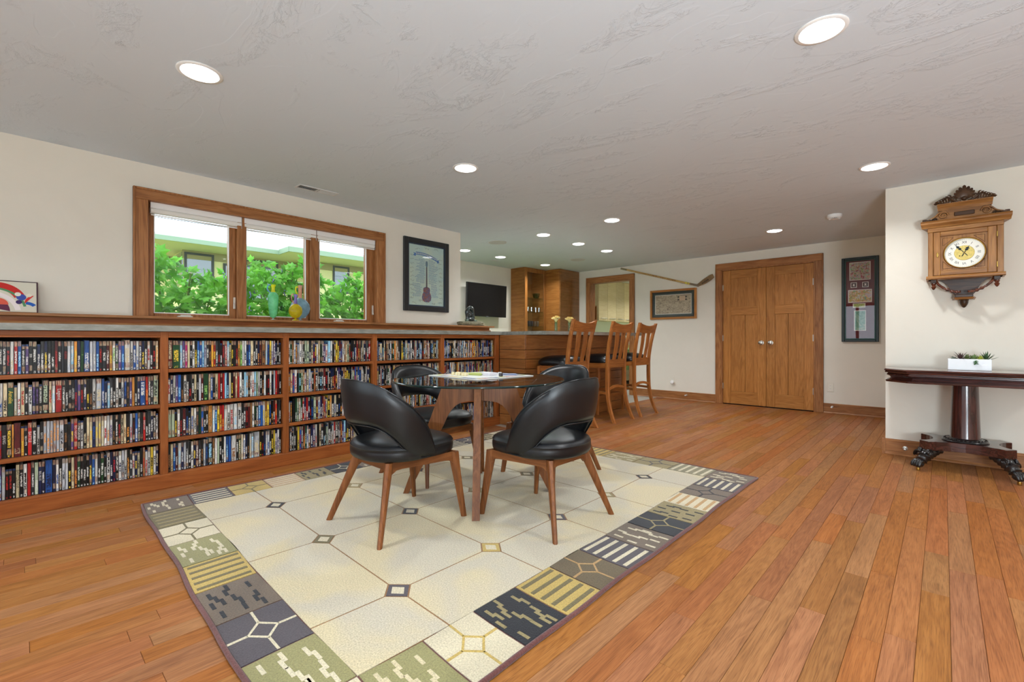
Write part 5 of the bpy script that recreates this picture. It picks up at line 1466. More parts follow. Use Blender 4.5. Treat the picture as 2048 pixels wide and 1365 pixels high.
# planter of succulents
pl = thing('planter', 'white rectangular planter of green and purple succulents on the console table', 'planter', (.142, 4.93, .7655))
b = MB()
hx_, hy_, hh, tw = .1175, .045, .086, .006
b.box((-hx_, -hy_, 0), (hx_, -hy_ + tw, hh), 0, .002); b.box((-hx_, hy_ - tw, 0), (hx_, hy_, hh), 0, .002); b.box((-hx_, -hy_ + tw, 0), (-hx_ + tw, hy_ - tw, hh), 0, .002); b.box((hx_ - tw, -hy_ + tw, 0), (hx_, hy_ - tw, hh), 0, .002); b.box((-hx_ + tw, -hy_ + tw, 0), (hx_ - tw, hy_ - tw, .01))
b.build('box', plain('white_ceramic', rgb(240, 242, 244), .35), pl)
b = MB(); b.box((-hx_ + tw, -hy_ + tw, .06), (hx_ - tw, hy_ - tw, .076)); b.build('soil', plain('potting_soil', rgb(58, 44, 34), .95, var=.3), pl)
def leaf_blade(b, base, d, L, w, curl, up=Vector((0, 0, 1))):
    d = d.normalized(); s = d.cross(up); s = s.normalized() if s.length > 1e-3 else Vector((1, 0, 0)); n = s.cross(d)
    rings = []
    for u, ww in ((0, .45), (.35, 1.0), (.7, .8), (1.0, .06)):
        c = base + d * L * u + n * (curl * L * u * u)
        rings.append([c - s * w * ww, c + n * w * .35 * ww, c + s * w * ww, c - n * w * .45 * ww])
    b.loft(rings)
def rosette(name, x, y, n, L, w, tilt0, tilt1, col, curl, seed):
    rr = random.Random(seed); b = MB()
    for k in range(n):
        a = k * 2.4 + rr.uniform(-.2, .2); t = tilt0 + (tilt1 - tilt0) * k / max(1, n - 1)
        d = Vector((math.cos(a) * math.sin(t), math.sin(a) * math.sin(t), math.cos(t)))
        leaf_blade(b, Vector((x, y, .074)), d, L * rr.uniform(.8, 1.1), w, curl)
    b.build('succulent', plain('succulent_' + name, col, .5, var=.2, bscale=60), pl, 60)
rosette('grey', -.085, 0, 22, .034, .006, 1.2, .2, rgb(150, 160, 144), -.1, 1)
rosette('purple', -.045, .0, 16, .075, .006, 1.15, .1, rgb(84, 62, 60), -.25, 2); rosette('olive', -.01, -.01, 18, .048, .006, 1.2, .2, rgb(92, 108, 58), .1, 3)
rosette('green', .025, 0, 18, .050, .007, 1.2, .2, rgb(112, 136, 82), .15, 4); rosette('lime', .058, -.01, 26, .040, .005, 1.25, .1, rgb(168, 178, 60), .1, 5)
rosette('aloe', .09, .005, 20, .072, .005, 1.2, .15, rgb(58, 92, 52), .05, 6)
b = MB()
for k in range(9):
    a = k * 2.4; leaf_blade(b, Vector((.034, -.046, .078 - .003 * k)), Vector((math.cos(a) * .8, -.6, -.5 + .2 * math.sin(a))), .022, .006, .1)
b.build('trailing_stem', plain('succulent_trail', rgb(76, 118, 70), .5), pl, 60)

# ------------------------------------------------------------------ pictures and things on the walls
def picture_frame(name, label, axis, c, w, h, fw, depth, m_frame, cat='picture'):
    """frame against a wall; local x across, local -y out of the wall, z up"""
    t = thing(name, label, cat, c, {'y': 0, 'x': PI / 2}[axis])
    for nm, lo, hi in (('frame_side', (-w / 2, -depth, -h / 2), (-w / 2 + fw, -.001, h / 2)), ('frame_side', (w / 2 - fw, -depth, -h / 2), (w / 2, -.001, h / 2)), ('frame_rail', (-w / 2 + fw, -depth, h / 2 - fw), (w / 2 - fw, -.001, h / 2)), ('frame_rail', (-w / 2 + fw, -depth, -h / 2), (w / 2 - fw, -.001, -h / 2 + fw))):
        b = MB(); b.box(lo, hi, 0, .004); b.build(nm, m_frame if not isinstance(m_frame, dict) else m_frame['z' if nm == 'frame_side' else 'x'], t)
    return t
def flat(t, nm, x0, x1, z0, z1, y, m, par=None):
    b = MB(); b.poly([(x0, y, z0), (x1, y, z0), (x1, y, z1), (x0, y, z1)]); return b.build(nm, m, par or t)
# guitar poster on the left wall (local x runs along +Y of the room)
gw, gh = .634, .826
gp = picture_frame('guitar_poster', 'black framed signed poster of a guitar on pale blue, right of window', 'x', (XL, 3.222, 1.735), gw, gh, .058, .028, plain('poster_frame', rgb(34, 34, 36), .45))
b = MB(); b.box((-gw / 2 + .058, -.02, -gh / 2 + .058), (-gw / 2 + .070, -.004, gh / 2 - .058)); b.box((gw / 2 - .070, -.02, -gh / 2 + .058), (gw / 2 - .058, -.004, gh / 2 - .058)); b.box((-gw / 2 + .07, -.02, gh / 2 - .070), (gw / 2 - .07, -.004, gh / 2 - .058)); b.box((-gw / 2 + .07, -.02, -gh / 2 + .058), (gw / 2 - .07, -.004, -gh / 2 + .070))
b.build('inner_lip', plain('poster_lip', rgb(38, 52, 70), .5), gp)
paper = flat(gp, 'paper', -gw / 2 + .066, gw / 2 - .066, -gh / 2 + .066, gh / 2 - .066, -.008, print_mat('poster_paper', [(.35, rgb(176, 204, 200)), (.65, rgb(198, 214, 196))], 3))
rr = random.Random(8)
inkb = plain('print_blue', rgb(60, 104, 160), .6); inkd = plain('print_dark', rgb(50, 54, 60), .6)
b = MB()
for side in (-1, 1):
    for k in range(34):
        z = .18 - k * .0128; L = rr.uniform(.06, .135); x0 = side * .03 if side > 0 else -.03 - L
        if z < -.10: x0 += side * .035; L *= .8
        x = x0
        while x < x0 + L:
            l = rr.uniform(.006, .02); b.poly([(x, -.0085, z), (x + l, -.0085, z), (x + l, -.0085, z + .004), (x, -.0085, z + .004)]); x += l + .004
b.build('printed_lines', inkb, paper)
b = MB()
def squig(x, z, s):
    pts = [(x + s * k * .16 + rr.uniform(-.06, .06) * s, -.0088, z + rr.uniform(-.25, .3) * s) for k in range(8)]
    b.tube(smooth_path(pts, 3), .0009, 4)
for k in range(11):
    squig(-.235 + rr.uniform(0, .012), .22 - k * .048, .045); squig(.175 + rr.uniform(-.01, .012), .20 - k * .05, .045)
for k in range(5): squig(-.2 + .09 * k, -.30 + rr.uniform(-.02, .03), .05)
for k in range(3): squig(-.16 + .13 * k, .31 + rr.uniform(-.015, .015), .06)
b.build('signatures', inkd, paper)
b = MB()
n = 16; top = [(-.15 + .30 * k / n, .262 - .05 * (k / n) + .018 * math.sin(PI * k / n)) for k in range(n + 1)]
for k in range(n):
    (x0, z0), (x1, z1) = top[k], top[k + 1]; b.poly([(x0, -.009, z0 - .034), (x1, -.009, z1 - .034), (x1, -.009, z1), (x0, -.009, z0)])
for s, (x, z) in ((-1, top[0]), (1, top[-1])): b.poly([(x, -.0089, z - .05), (x + s * .035, -.0089, z - .045), (x + s * .022, -.0089, z - .028), (x + s * .035, -.0089, z - .012), (x, -.0089, z - .016)][::s])
b.build('ribbon', plain('ribbon_blue', rgb(70, 116, 176), .6), paper)
b = MB()
for k in range(22):
    u = (k + .5) / 22; j = int(u * n); x, z = -.15 + .30 * u, top[j][1]
    b.poly([(x - .004, -.0093, z - .026), (x + .003, -.0093, z - .026), (x + .003, -.0093, z - .008), (x - .004, -.0093, z - .008)])
b.build('ribbon_lettering', plain('print_pale', rgb(206, 214, 190), .6), paper)
gb = [(0, -.305), (.035, -.302), (.062, -.285), (.070, -.25), (.062, -.215), (.048, -.19), (.052, -.165), (.046, -.142), (.02, -.130), (-.02, -.130), (-.046, -.142), (-.052, -.165), (-.048, -.19), (-.062, -.215), (-.070, -.25), (-.062, -.285), (-.035, -.302)]
b = MB(); b.poly([(x * .95, -.0094, z) for x, z in gb]); gt = b.build('guitar_body', print_mat('guitar_print', [(.3, rgb(70, 56, 70)), (.45, rgb(150, 96, 84)), (.55, rgb(60, 84, 130)), (.7, rgb(170, 140, 120))], 26, 4), paper)
b = MB(); b.poly([(-.010, -.0096, -.14), (.010, -.0096, -.14), (.008, -.0096, .10), (-.008, -.0096, .10)]); b.build('guitar_neck', plain('neck_print', rgb(78, 70, 76), .6), paper)
b = MB(); b.poly([(-.009, -.0096, .10), (.009, -.0096, .10), (.017, -.0096, .13), (.013, -.0096, .168), (-.013, -.0096, .168), (-.017, -.0096, .13)]); b.build('guitar_head', plain('head_print', rgb(96, 124, 140), .6), paper)
flat(gp, 'glazing', -gw / 2 + .06, gw / 2 - .06, -gh / 2 + .06, gh / 2 - .06, -.015, M_picglass)

# framed sports memorabilia on the back wall
sw, sh = .39, 1.106
sp_ = picture_frame('memorabilia_frame', 'tall narrow green framed display of sports photographs beside the double doors', 'y', (-.795, YB, 1.521), sw, sh, .032, .03, plain('green_black_frame', rgb(18, 34, 32), .35))
b = MB()
for lo, hi in (((-sw / 2 + .032, -.02, -sh / 2 + .032), (-sw / 2 + .045, -.004, sh / 2 - .032)), ((sw / 2 - .045, -.02, -sh / 2 + .032), (sw / 2 - .032, -.004, sh / 2 - .032)), ((-sw / 2 + .045, -.02, sh / 2 - .045), (sw / 2 - .045, -.004, sh / 2 - .032)), ((-sw / 2 + .045, -.02, -sh / 2 + .032), (sw / 2 - .045, -.004, -sh / 2 + .045))): b.box(lo, hi)
b.build('inner_mat', plain('green_mat', rgb(52, 88, 84), .6), sp_)
mat_ = flat(sp_, 'maroon_mat', -sw / 2 + .045, sw / 2 - .045, -sh / 2 + .045, sh / 2 - .045, -.006, plain('maroon_suede', rgb(98, 38, 44), .9))
ph_a = print_mat('action_photo_a', [(.25, rgb(60, 40, 40)), (.4, rgb(150, 60, 50)), (.5, rgb(200, 190, 180)), (.6, rgb(120, 140, 80)), (.75, rgb(90, 120, 60))], 22, 5, voro=True)
ph_b = print_mat('action_photo_b', [(.25, rgb(70, 40, 44)), (.42, rgb(210, 204, 200)), (.52, rgb(190, 150, 50)), (.64, rgb(100, 160, 140)), (.8, rgb(60, 120, 90))], 26, 5, voro=True)
pw = plain('photo_border', rgb(232, 228, 222), .6)
def mounted(x0, x1, z0, z1, m, brd=.008):
    f = flat(sp_, 'photo_border', x0 - brd, x1 + brd, z0 - brd, z1 + brd, -.0065, pw, mat_); 
    return flat(sp_, 'photograph', x0, x1, z0, z1, -.007, m, mat_)
mounted(-.105, .102, .262, .482, ph_a); mounted(-.118, .115, -.03, .122, ph_b)
for x in (-.066, .056): 
    mounted(x - .026, x + .026, .164, .220, plain('pin_backing', rgb(60, 30, 34), .8), .007)
    b = MB(); b.poly([(x - .014, -.0075, .178), (x + .014, -.0075, .178), (x + .006, -.0075, .194), (x + .014, -.0075, .206), (x - .014, -.0075, .206), (x - .006, -.0075, .194)]); b.build('emblem', pw, mat_)
mounted(-.07, .05, -.10, -.055, print_mat('caption_card', [(.4, rgb(150, 170, 70)), (.6, rgb(206, 206, 150))], 30), .006)
mounted(-.055, .055, -.40, -.15, print_mat('player_photo', [(.3, rgb(70, 130, 110)), (.5, rgb(120, 170, 150)), (.7, rgb(180, 190, 170))], 14, 4), .008)
flat(sp_, 'glazing', -sw / 2 + .034, sw / 2 - .034, -sh / 2 + .034, sh / 2 - .034, -.014, M_picglass)

# framed panorama
pw_, ph_ = .80, .50
pn = picture_frame('panorama_print', 'wide oak framed sepia panorama print under the hockey stick', 'y', (-3.315, YB, 1.590), pw_, ph_, .036, .03, {'x': W_('DOOR', 'x'), 'z': W_('DOOR', 'z')})
m0 = flat(pn, 'dark_mat', -pw_ / 2 + .036, pw_ / 2 - .036, -ph_ / 2 + .036, ph_ / 2 - .036, -.006, plain('dark_green_mat', rgb(34, 44, 44), .8))
flat(pn, 'mat_fillet', -.315, .315, -.165, .165, -.0066, plain('pale_fillet', rgb(206, 198, 184), .7), m0)
b = MB(); b.box((-.330, -.0085, -.180), (-.322, -.0062, .180)); b.box((.322, -.0085, -.180), (.330, -.0062, .180)); b.box((-.322, -.0085, .172), (.322, -.0062, .180)); b.box((-.322, -.0085, -.180), (.322, -.0062, -.172)); b.build('mat_bevel', plain('teal_bevel', rgb(66, 90, 88), .7), m0)
pic = flat(pn, 'print', -.303, .303, -.153, .153, -.0072, print_mat('panorama_sepia', [(.28, rgb(84, 72, 62)), (.42, rgb(140, 124, 104)), (.55, rgb(178, 162, 136)), (.7, rgb(196, 180, 150))], 18, 6, (1, 1, 1.6), 1.8))
flat(pn, 'caption_panel', .115, .205, .055, .125, -.0078, plain('caption_paper', rgb(206, 178, 148), .7), pic)
b = MB()
for x in (.08, .21):
    for z in (.105, .06): b.poly([(x, -.0078, z), (x + .03, -.0078, z), (x + .03, -.0078, z + .022), (x, -.0078, z + .022)])
b.build('caption_vignettes', plain('vignette_dark', rgb(60, 52, 46), .7), pic)
b = MB()
for k in range(4): b.poly([(.125, -.0082, .108 - k * .014), (.195, -.0082, .108 - k * .014), (.195, -.0082, .111 - k * .014), (.125, -.0082, .111 - k * .014)])
b.build('caption_lines', plain('caption_ink', rgb(150, 110, 90), .7), pic)
flat(pn, 'glazing', -pw_ / 2 + .037, pw_ / 2 - .037, -ph_ / 2 + .037, ph_ / 2 - .037, -.014, M_picglass)

# hockey stick
hs_ = thing('hockey_stick', 'old wooden hockey stick mounted slanting on the wall above the panorama', 'hockey stick', (-4.272, YB - .045, 2.286))
e1 = Vector((1.405, 0, -.425)); sd = e1.normalized(); su = Vector((-sd.z, 0, sd.x)) * -1
su = Vector((sd.z * -1, 0, sd.x)); 
ash = wood('wood_ash', rgb(150, 116, 62), rgb(184, 150, 88), rgb(204, 172, 110), 'x', rough=.45, cathedral=.3, pores=.1)
b = MB(); L = e1.length
M = Matrix(((sd.x, 0, su.x, 0), (0, 1, 0, 0), (sd.z, 0, su.z, 0), (0, 0, 0, 1)))
b.box((0, -.010, -.016), (L, .010, .016), 0, .004, M); shaft = b.build('shaft', ash, hs_)
def on_shaft(nm, x0, x1, m, z=.0168):
    b = MB(); b.box((x0, -.0108, -z), (x1, .0108, z), 0, .003, M); return b.build(nm, m, shaft)
on_shaft('grip_tape', 0, .13, plain('worn_tape', rgb(140, 128, 96), .8)); on_shaft('yellow_band', 1.235, 1.275, plain('yellow_band', rgb(206, 190, 70), .5)); on_shaft('yellow_band', 1.285, 1.31, plain('yellow_band', rgb(206, 190, 70), .5))
on_shaft('lower_wrap', 1.32, L, plain('grey_wrap', rgb(128, 112, 92), .7))
me = text_mesh('SHER-WOOD', .036)
xs = [q.co.x for q in me.vertices]; ys = [q.co.y for q in me.vertices]
Mt = M @ Matrix.Translation((.81, -.0115, 0)) @ RX90 @ Matrix.Diagonal((.52 / (max(xs) - min(xs)), 1, 1, 1)) @ Matrix.Translation((-(max(xs) + min(xs)) / 2, -(max(ys) + min(ys)) / 2, 0))
b = MB(); b.addmesh(me, Mt); b.build('lettering', plain('stick_red_brown', rgb(92, 34, 26), .5), shaft)
b = MB()
for k in range(14):
    x0 = .30 + .018 * k; b.poly([tuple(M @ Vector((x0, -.0106, -.006))), tuple(M @ Vector((x0 + .010, -.0106, -.006))), tuple(M @ Vector((x0 + .010, -.0106, .006))), tuple(M @ Vector((x0, -.0106, .006)))])
b.build('small_lettering', plain('stick_faded_ink', rgb(120, 70, 50), .6), shaft)
heel = e1
b = MB(); rings = []
for k in range(9):
    u = k / 8; c = heel + Vector((-.03 + .262 * u, -.012 * u * u, .0 + .118 * u + .02 * u * u)); hh_ = .020 + .026 * min(1, u * 2.2) - (.012 * max(0, u - .85) / .15)
    nrm = Vector((-.42, 0, .9)); rings.append([c + nrm * -hh_ * .8 + Vector((0, -.004, 0)), c + nrm * hh_ + Vector((0, -.004, 0)), c + nrm * hh_ + Vector((0, .004, 0)), c + nrm * -hh_ * .8 + Vector((0, .004, 0))])
b.loft(rings); blade = b.build('blade', plain('taped_blade', rgb(132, 104, 70), .7, var=.2, bscale=40), hs_)
b = MB()
for k in range(7):
    c = heel + Vector((.055 + .016 * k, -.0065 - .0012 * k, .034 + .0085 * k)); b.box((-.004, -.001, -.012), (.004, .001, .012), 0, 0, Matrix.Translation(c) @ Matrix.Rotation(-.5 + .25 * (k % 3), 4, 'Y'))
b.build('blade_lettering', plain('stick_dark', rgb(50, 36, 28), .6), blade)
b = MB()
for u in (.25, .8):
    c = e1 * u; b.box((c.x - .012, -.012, c.z - .022), (c.x + .012, .044, c.z - .016))
b.build('wall_hook', M_nickel, hs_)

# outlets, night light, door stops
def outlet(c, lab):
    t = thing('wall_outlet', lab, 'outlet', c)
    b = MB(); b.box((-.037, -.006, -.060), (.037, -.0005, .060), 0, .003); b.build('cover_plate', plain('almond_plate', rgb(222, 216, 202), .4), t)
    b = MB()
    for z in (-.02, .02): b.box((-.016, -.0075, z - .014), (.016, -.006, z + .014), 0, .001)
    b.build('socket', plain('socket_white', rgb(230, 226, 214), .4), t)
    b = MB()
    for z in (-.02, .02):
        for x in (-.006, .006): b.box((x - .0012, -.0079, z - .005), (x + .0012, -.0075, z + .006))
    b.build('slots', M_dark, t); return t
outlet((-1.115, YB, .352), 'almond duplex wall outlet right of the double doors'); outlet((-3.325, YB, .315), 'almond wall outlet behind the white plug in plug under the panorama')
t = thing('plug_in_light', 'small round white plug in light below the panorama', 'night light', (-3.318, YB - .008, .285))
b = MB(); b.lathe([(.024, 0), (.030, .01), (.031, .03), (.024, .042), (.0001, .045)], n=20, M=RX90, cap=(True, False)); b.build('body', M_white, t, 40)
def stop(c, lab, m, r=.014):
    t = thing('door_stop', lab, 'door stop', c)
    b = MB(); b.lathe([(r, 0), (r, .005), (.006, .008), (.005, .045), (.009, .047)], n=14, M=RX90, cap=(True, False)); b.build('stem', M_nickel, t, 40)
    b = MB(); b.lathe([(.011, .045), (.012, .052), (.010, .062), (.0001, .064)], n=14, M=RX90, cap=(True, False)); b.build('tip', m, t, 40)
stop((-3.08, YB - .0135, .085), 'small white tipped door stop on the baseboard left of the doors', M_white); stop((-1.095, YB - .0135, .09), 'small white tipped door stop on the baseboard right of the doors', M_white)
stop((-.24, YC - .0135, .066), 'nickel door stop on the baseboard beside the console table', M_nickel, .018)

# ------------------------------------------------------------------ things on the ledge
def glassmat(name, c, a=.55, rough=.12):
    m, nt, bs, out = newmat(name)
    v = coords(nt); nz = noise(nt, v, 140, 3, .7); n2 = noise(nt, v, 16, 2, .6)
    lo = tuple(x * .72 for x in c[:3]) + (1,); hi = tuple(min(1, x * 1.25 + .02) for x in c[:3]) + (1,)
    r = ramp(nt, [(.3, lo), (.7, hi)]); nt.links.new(n2.outputs['Fac'], r.inputs[0])
    sp2 = ramp(nt, [(.62, (0, 0, 0, 1)), (.72, (1, 1, 1, 1))]); nt.links.new(nz.outputs['Fac'], sp2.inputs[0])
    cc = mixc(nt, math_n(nt, 'MULTIPLY', sp2.outputs[0], .5), r.outputs[0], (.85, .88, .85, 1))
    nt.links.new(cc, bs.inputs['Base Color']); bs.inputs['Roughness'].default_value = rough; bs.inputs['Coat Weight'].default_value = .6
    tl = nt.nodes.new('ShaderNodeBsdfTranslucent'); nt.links.new(cc, tl.inputs[0]); tr = nt.nodes.new('ShaderNodeBsdfTransparent'); nt.links.new(cc, tr.inputs[0])
    m1 = nt.nodes.new('ShaderNodeMixShader'); m1.inputs[0].default_value = .4; nt.links.new(bs.outputs[0], m1.inputs[1]); nt.links.new(tl.outputs[0], m1.inputs[2])
    m2 = nt.nodes.new('ShaderNodeMixShader'); m2.inputs[0].default_value = a; nt.links.new(m1.outputs[0], m2.inputs[1]); nt.links.new(tr.outputs[0], m2.inputs[2])
    nt.links.new(m2.outputs[0], out.inputs[0]); return m
G = {k: glassmat('art_glass_' + k, c, a) for k, c, a in (('green', rgb(150, 226, 180), .45), ('yellow', rgb(250, 230, 40), .4), ('blue', rgb(170, 200, 214), .5), ('amber', rgb(244, 214, 40), .45), ('violet', rgb(172, 150, 214), .45), ('coral', rgb(244, 186, 160), .45), ('aqua', rgb(150, 200, 230), .4), ('clear', rgb(220, 232, 240), .55))}
def pitcher(lab, loc, parts, handle, rz=0):
    t = thing('glass_pitcher', lab, 'pitcher', loc, rz, 'hand blown glass pitchers on the ledge')
    for nm, prof, m in parts:
        b = MB(); b.lathe(prof, n=28, cap=(False, False)); b.build(nm, G[m], t, 60)
    pts, rad, m = handle
    b = MB(); b.tube(smooth_path(pts, 6), rad, 8); b.build('handle', G[m], t, 60)
ZL = 1.1662
hp = lambda r0, r1, z0, z1, bow: [(0, -r0, z0), (0, -bow * .8, z0 + .012), (0, -bow, (z0 + z1) / 2 + .01), (0, -bow * .75, z1 + .012), (0, -r1, z1)]
pitcher('tall slender green glass pitcher with yellow neck, left of the glass trio', (-4.245, 1.506, ZL),
        [('foot', [(.0001, .0), (.028, .001), (.026, .004), (.007, .010), (.006, .022)], 'clear'), ('body', [(.006, .020), (.024, .030), (.032, .06), (.040, .14), (.043, .19), (.041, .215), (.030, .232), (.018, .243)], 'green'), ('neck', [(.018, .243), (.014, .262), (.014, .285), (.019, .305), (.022, .308)], 'yellow')],
        ([(0, -.026, .240), (0, -.045, .258), (0, -.046, .285), (0, -.034, .305), (0, -.018, .303)], .005, 'aqua'))
pitcher('short round amber glass pitcher with violet neck, front of the glass trio', (-4.166, 1.664, ZL),
        [('foot', [(.0001, .0), (.030, .001), (.027, .005), (.008, .012), (.007, .022)], 'yellow'), ('body', [(.007, .020), (.030, .028), (.050, .055), (.056, .085), (.050, .115), (.034, .135), (.016, .146)], 'amber'), ('neck', [(.016, .146), (.012, .165), (.012, .205), (.018, .228), (.020, .230)], 'violet')],
        ([(0, -.014, .152), (0, -.030, .175), (0, -.036, .21), (0, -.026, .232), (0, -.016, .226)], .0045, 'coral'))
pitcher('large round blue glass pitcher with coral neck, back of the glass trio', (-4.285, 1.752, ZL),
        [('foot', [(.0001, .0), (.034, .001), (.030, .005), (.010, .012), (.009, .025)], 'clear'), ('body', [(.009, .022), (.045, .036), (.075, .075), (.085, .115), (.078, .155), (.055, .188), (.026, .204), (.020, .21)], 'blue'), ('neck', [(.020, .208), (.017, .225), (.016, .28), (.019, .322), (.023, .326)], 'coral')],
        ([(0, -.019, .235), (0, -.036, .262), (0, -.040, .29), (0, -.032, .312), (0, -.019, .306)], .0055, 'yellow'))

# carved stone on its base
def lumpy(b, c, sc, seed, nu=26, nv=16, amp=.14, boxy=.6, mat=0):
    from mathutils import noise as NZ
    rings = []
    for i in range(nv + 1):
        t_ = PI * i / nv; rg = []
        for j in range(nu):
            p_ = 2 * PI * j / nu
            f = lambda x: math.copysign(abs(x) ** boxy, x)
            d = Vector((f(math.sin(t_)) * f(math.cos(p_)), f(math.sin(t_)) * f(math.sin(p_)), -f(math.cos(t_))))
            k = 1 + amp * NZ.noise(d * 2.1 + Vector((seed, 0, 0))) + amp * .5 * NZ.noise(d * 6 + Vector((0, seed, 0)))
            rg.append(Vector(c) + Vector((d.x * sc[0], d.y * sc[1], d.z * sc[2])) * k)
        rings.append(rg)
    b.loft(rings, mat)
st = thing('stone_sculpture', 'dark green carved stone arch on a rough pale stone base, end of ledge', 'sculpture', (-4.235, 3.79, ZL))
b = MB(); lumpy(b, (0, .0, .026), (.085, .175, .028), 3, 40, 14, .16, .5); b.build('base', plain('mossy_stone', rgb(128, 122, 98), .9, var=.45, bumpy=.8, bscale=34), st, 60)
jade = plain('dark_jade', rgb(34, 44, 42), .22, coat=.5, var=.35, bscale=22)
b = MB()
pts = [(0, -.018 + .046 * math.cos(a), .135 + .085 * math.sin(a)) for a in [PI * (-.28 + 1.56 * k / 22) for k in range(23)]]
b.tube(pts, [.026 + .006 * math.sin(k * .9) for k in range(23)], 10, up=(1, 0, 0)); lumpy(b, (0, -.018, .072), (.038, .062, .036), 5, 22, 12, .2, .8); b.build('arch', jade, st, 60)
b = MB(); lumpy(b, (.004, -.028, .125), (.014, .02, .03), 9, 14, 10, .3, .9); b.build('figure', jade, st, 60)
b = MB(); lumpy(b, (0, .062, .058), (.02, .03, .02), 7, 14, 8, .4, .7); lumpy(b, (.02, -.085, .06), (.02, .02, .02), 8, 14, 8, .4, .7); b.build('chips', plain('green_chips', rgb(96, 112, 96), .6, var=.5, bscale=50), st, 60)

# abstract ceramic tile leaning on the wall at the near end of the ledge
at_ = thing('art_tile', 'colourful abstract circles and arcs tile leaning on the wall by the window', 'art tile', (-4.27, -.12, ZL + .001))
at_.rotation_euler = (0, -.38, 0)
b = MB(); b.box((-.010, -.225, 0), (0, .205, .225), 0, .002); b.build('slab', plain('tile_edge', rgb(60, 24, 40), .3), at_)
b = MB(); b.poly([(.0004, -.218, .007), (.0004, .198, .007), (.0004, .198, .218), (.0004, -.218, .218)]); face = b.build('glaze', plain('tile_glaze', rgb(214, 208, 190), .2), at_)
lay_ = [0]
def disc(y, z, r, col, nm, a0=0, a1=360, rin=0):
    lay_[0] += 1; x = .0006 + .00012 * lay_[0]; k = 30; b = MB()
    pts = []
    for i in range(k + 1):
        a = math.radians(a0 + (a1 - a0) * i / k); pts.append((y + r * math.cos(a), z + r * math.sin(a)))
    if rin > 0:
        inn = [(y + rin * math.cos(math.radians(a0 + (a1 - a0) * i / k)), z + rin * math.sin(math.radians(a0 + (a1 - a0) * i / k))) for i in range(k + 1)]
        for i in range(k):
            q = [pts[i], pts[i + 1], inn[i + 1], inn[i]]
            if all(-.217 < p[0] < .197 and .008 < p[1] < .217 for p in q): b.poly([(x, p[0], p[1]) for p in q])
    else:
        if abs(a1 - a0) >= 360: pts = pts[:-1]
        q = [(max(-.217, min(.197, p[0])), max(.008, min(.217, p[1]))) for p in pts]; b.poly([(x, p[0], p[1]) for p in q])
    b.build(nm, plain('glaze_' + nm + str(lay_[0]), col, .2), face)
disc(.02, .075, .135, rgb(196, 44, 40), 'red_arc', 20, 115, .085); disc(.0, .02, .155, rgb(84, 140, 96), 'green_arc', 10, 110, .142); disc(-.02, .0, .150, rgb(236, 224, 222), 'white_arc', 8, 120, .125)
disc(-.03, .01, .112, rgb(96, 44, 70), 'plum_half', 0, 150); disc(.03, .055, .045, rgb(214, 92, 72), 'coral_disc', 0, 180); disc(-.06, .06, .06, rgb(58, 90, 170), 'blue_half', 180, 330)
disc(-.07, .035, .018, rgb(132, 186, 70), 'green_dot'); disc(.13, .11, .022, rgb(60, 80, 160), 'blue_dot'); disc(.115, .13, .014, rgb(230, 226, 210), 'white_dot'); disc(.15, .02, .06, rgb(40, 90, 170), 'blue_arc', 30, 90, .04); disc(.195, .075, .05, rgb(206, 52, 44), 'red_wedge', 100, 190)
disc(.12, .075, .014, rgb(58, 40, 96), 'violet_dot'); disc(.165, .125, .012, rgb(226, 220, 200), 'cream_dot'); disc(.02, .03, .006, rgb(200, 110, 60), 'orange_dot'); disc(-.14, .12, .08, rgb(196, 44, 40), 'red_disc'); disc(-.14, .06, .05, rgb(150, 200, 210), 'aqua_disc')
# ------------------------------------------------------------------ outside the window: ground, shrubs, neighbouring house, cables
grass = plain('lawn', rgb(96, 116, 60), .9, var=.35, bscale=6)
b = MB(); b.box((-40, -30, .4), (-4.53, 40, .80)); b.build('ground_garden', grass, kind='structure')
b = MB(); b.box((-4.52, -40, -.6), (40, YS - .16, -.12)); b.build('ground_bounce', plain('pale_bounce_ground', rgb(206, 204, 196), .9, var=.1, bscale=4), kind='structure')  # unseen pale ground, added to bounce daylight up onto the ceiling
stucco = plain('pale_yellow_stucco', rgb(214, 208, 152), .9, var=.06, bscale=3); fasc = plain('sage_fascia', rgb(128, 150, 124), .6); soff = plain('soffit_boards', rgb(226, 220, 184), .8); frz = plain('frieze_board', rgb(150, 140, 96), .8)
wfr = plain('dark_window_frame', rgb(52, 56, 52), .5); wgl = plain('house_window_glass', rgb(70, 90, 96), .04, spec=1.0, coat=1.0)
ho = thing('neighbour_house', 'pale yellow neighbouring house with flat sage green eaves outside the window', 'house', (0, 0, 0))
def hp_(nm, lo, hi, m, ch=0, par=None):
    b = MB(); b.box(lo, hi, 0, ch); return b.build(nm, m, par or ho)
hp_('wall', (-18, 2.43, .8), (-12, 4.81, 2.94), stucco); hp_('wall', (-18, 4.81, .8), (-11.45, 14, 2.94), stucco); hp_('wall', (-18, -6, .8), (-13.2, 2.43, 2.94), stucco)
hp_('frieze', (-12.02, 2.41, 2.76), (-11.985, 4.81, 2.94), frz); hp_('frieze', (-11.47, 4.79, 2.76), (-11.435, 14, 2.94), frz); hp_('frieze', (-13.22, -6, 2.74), (-13.185, 2.41, 2.94), frz); hp_('frieze', (-12.0, 4.795, 2.76), (-11.44, 4.81, 2.94), frz)
hp_('soffit', (-18, 1.78, 2.94), (-11.02, 4.05, 2.955), soff); hp_('soffit', (-18, 4.05, 2.94), (-10.47, 14, 2.955), soff)
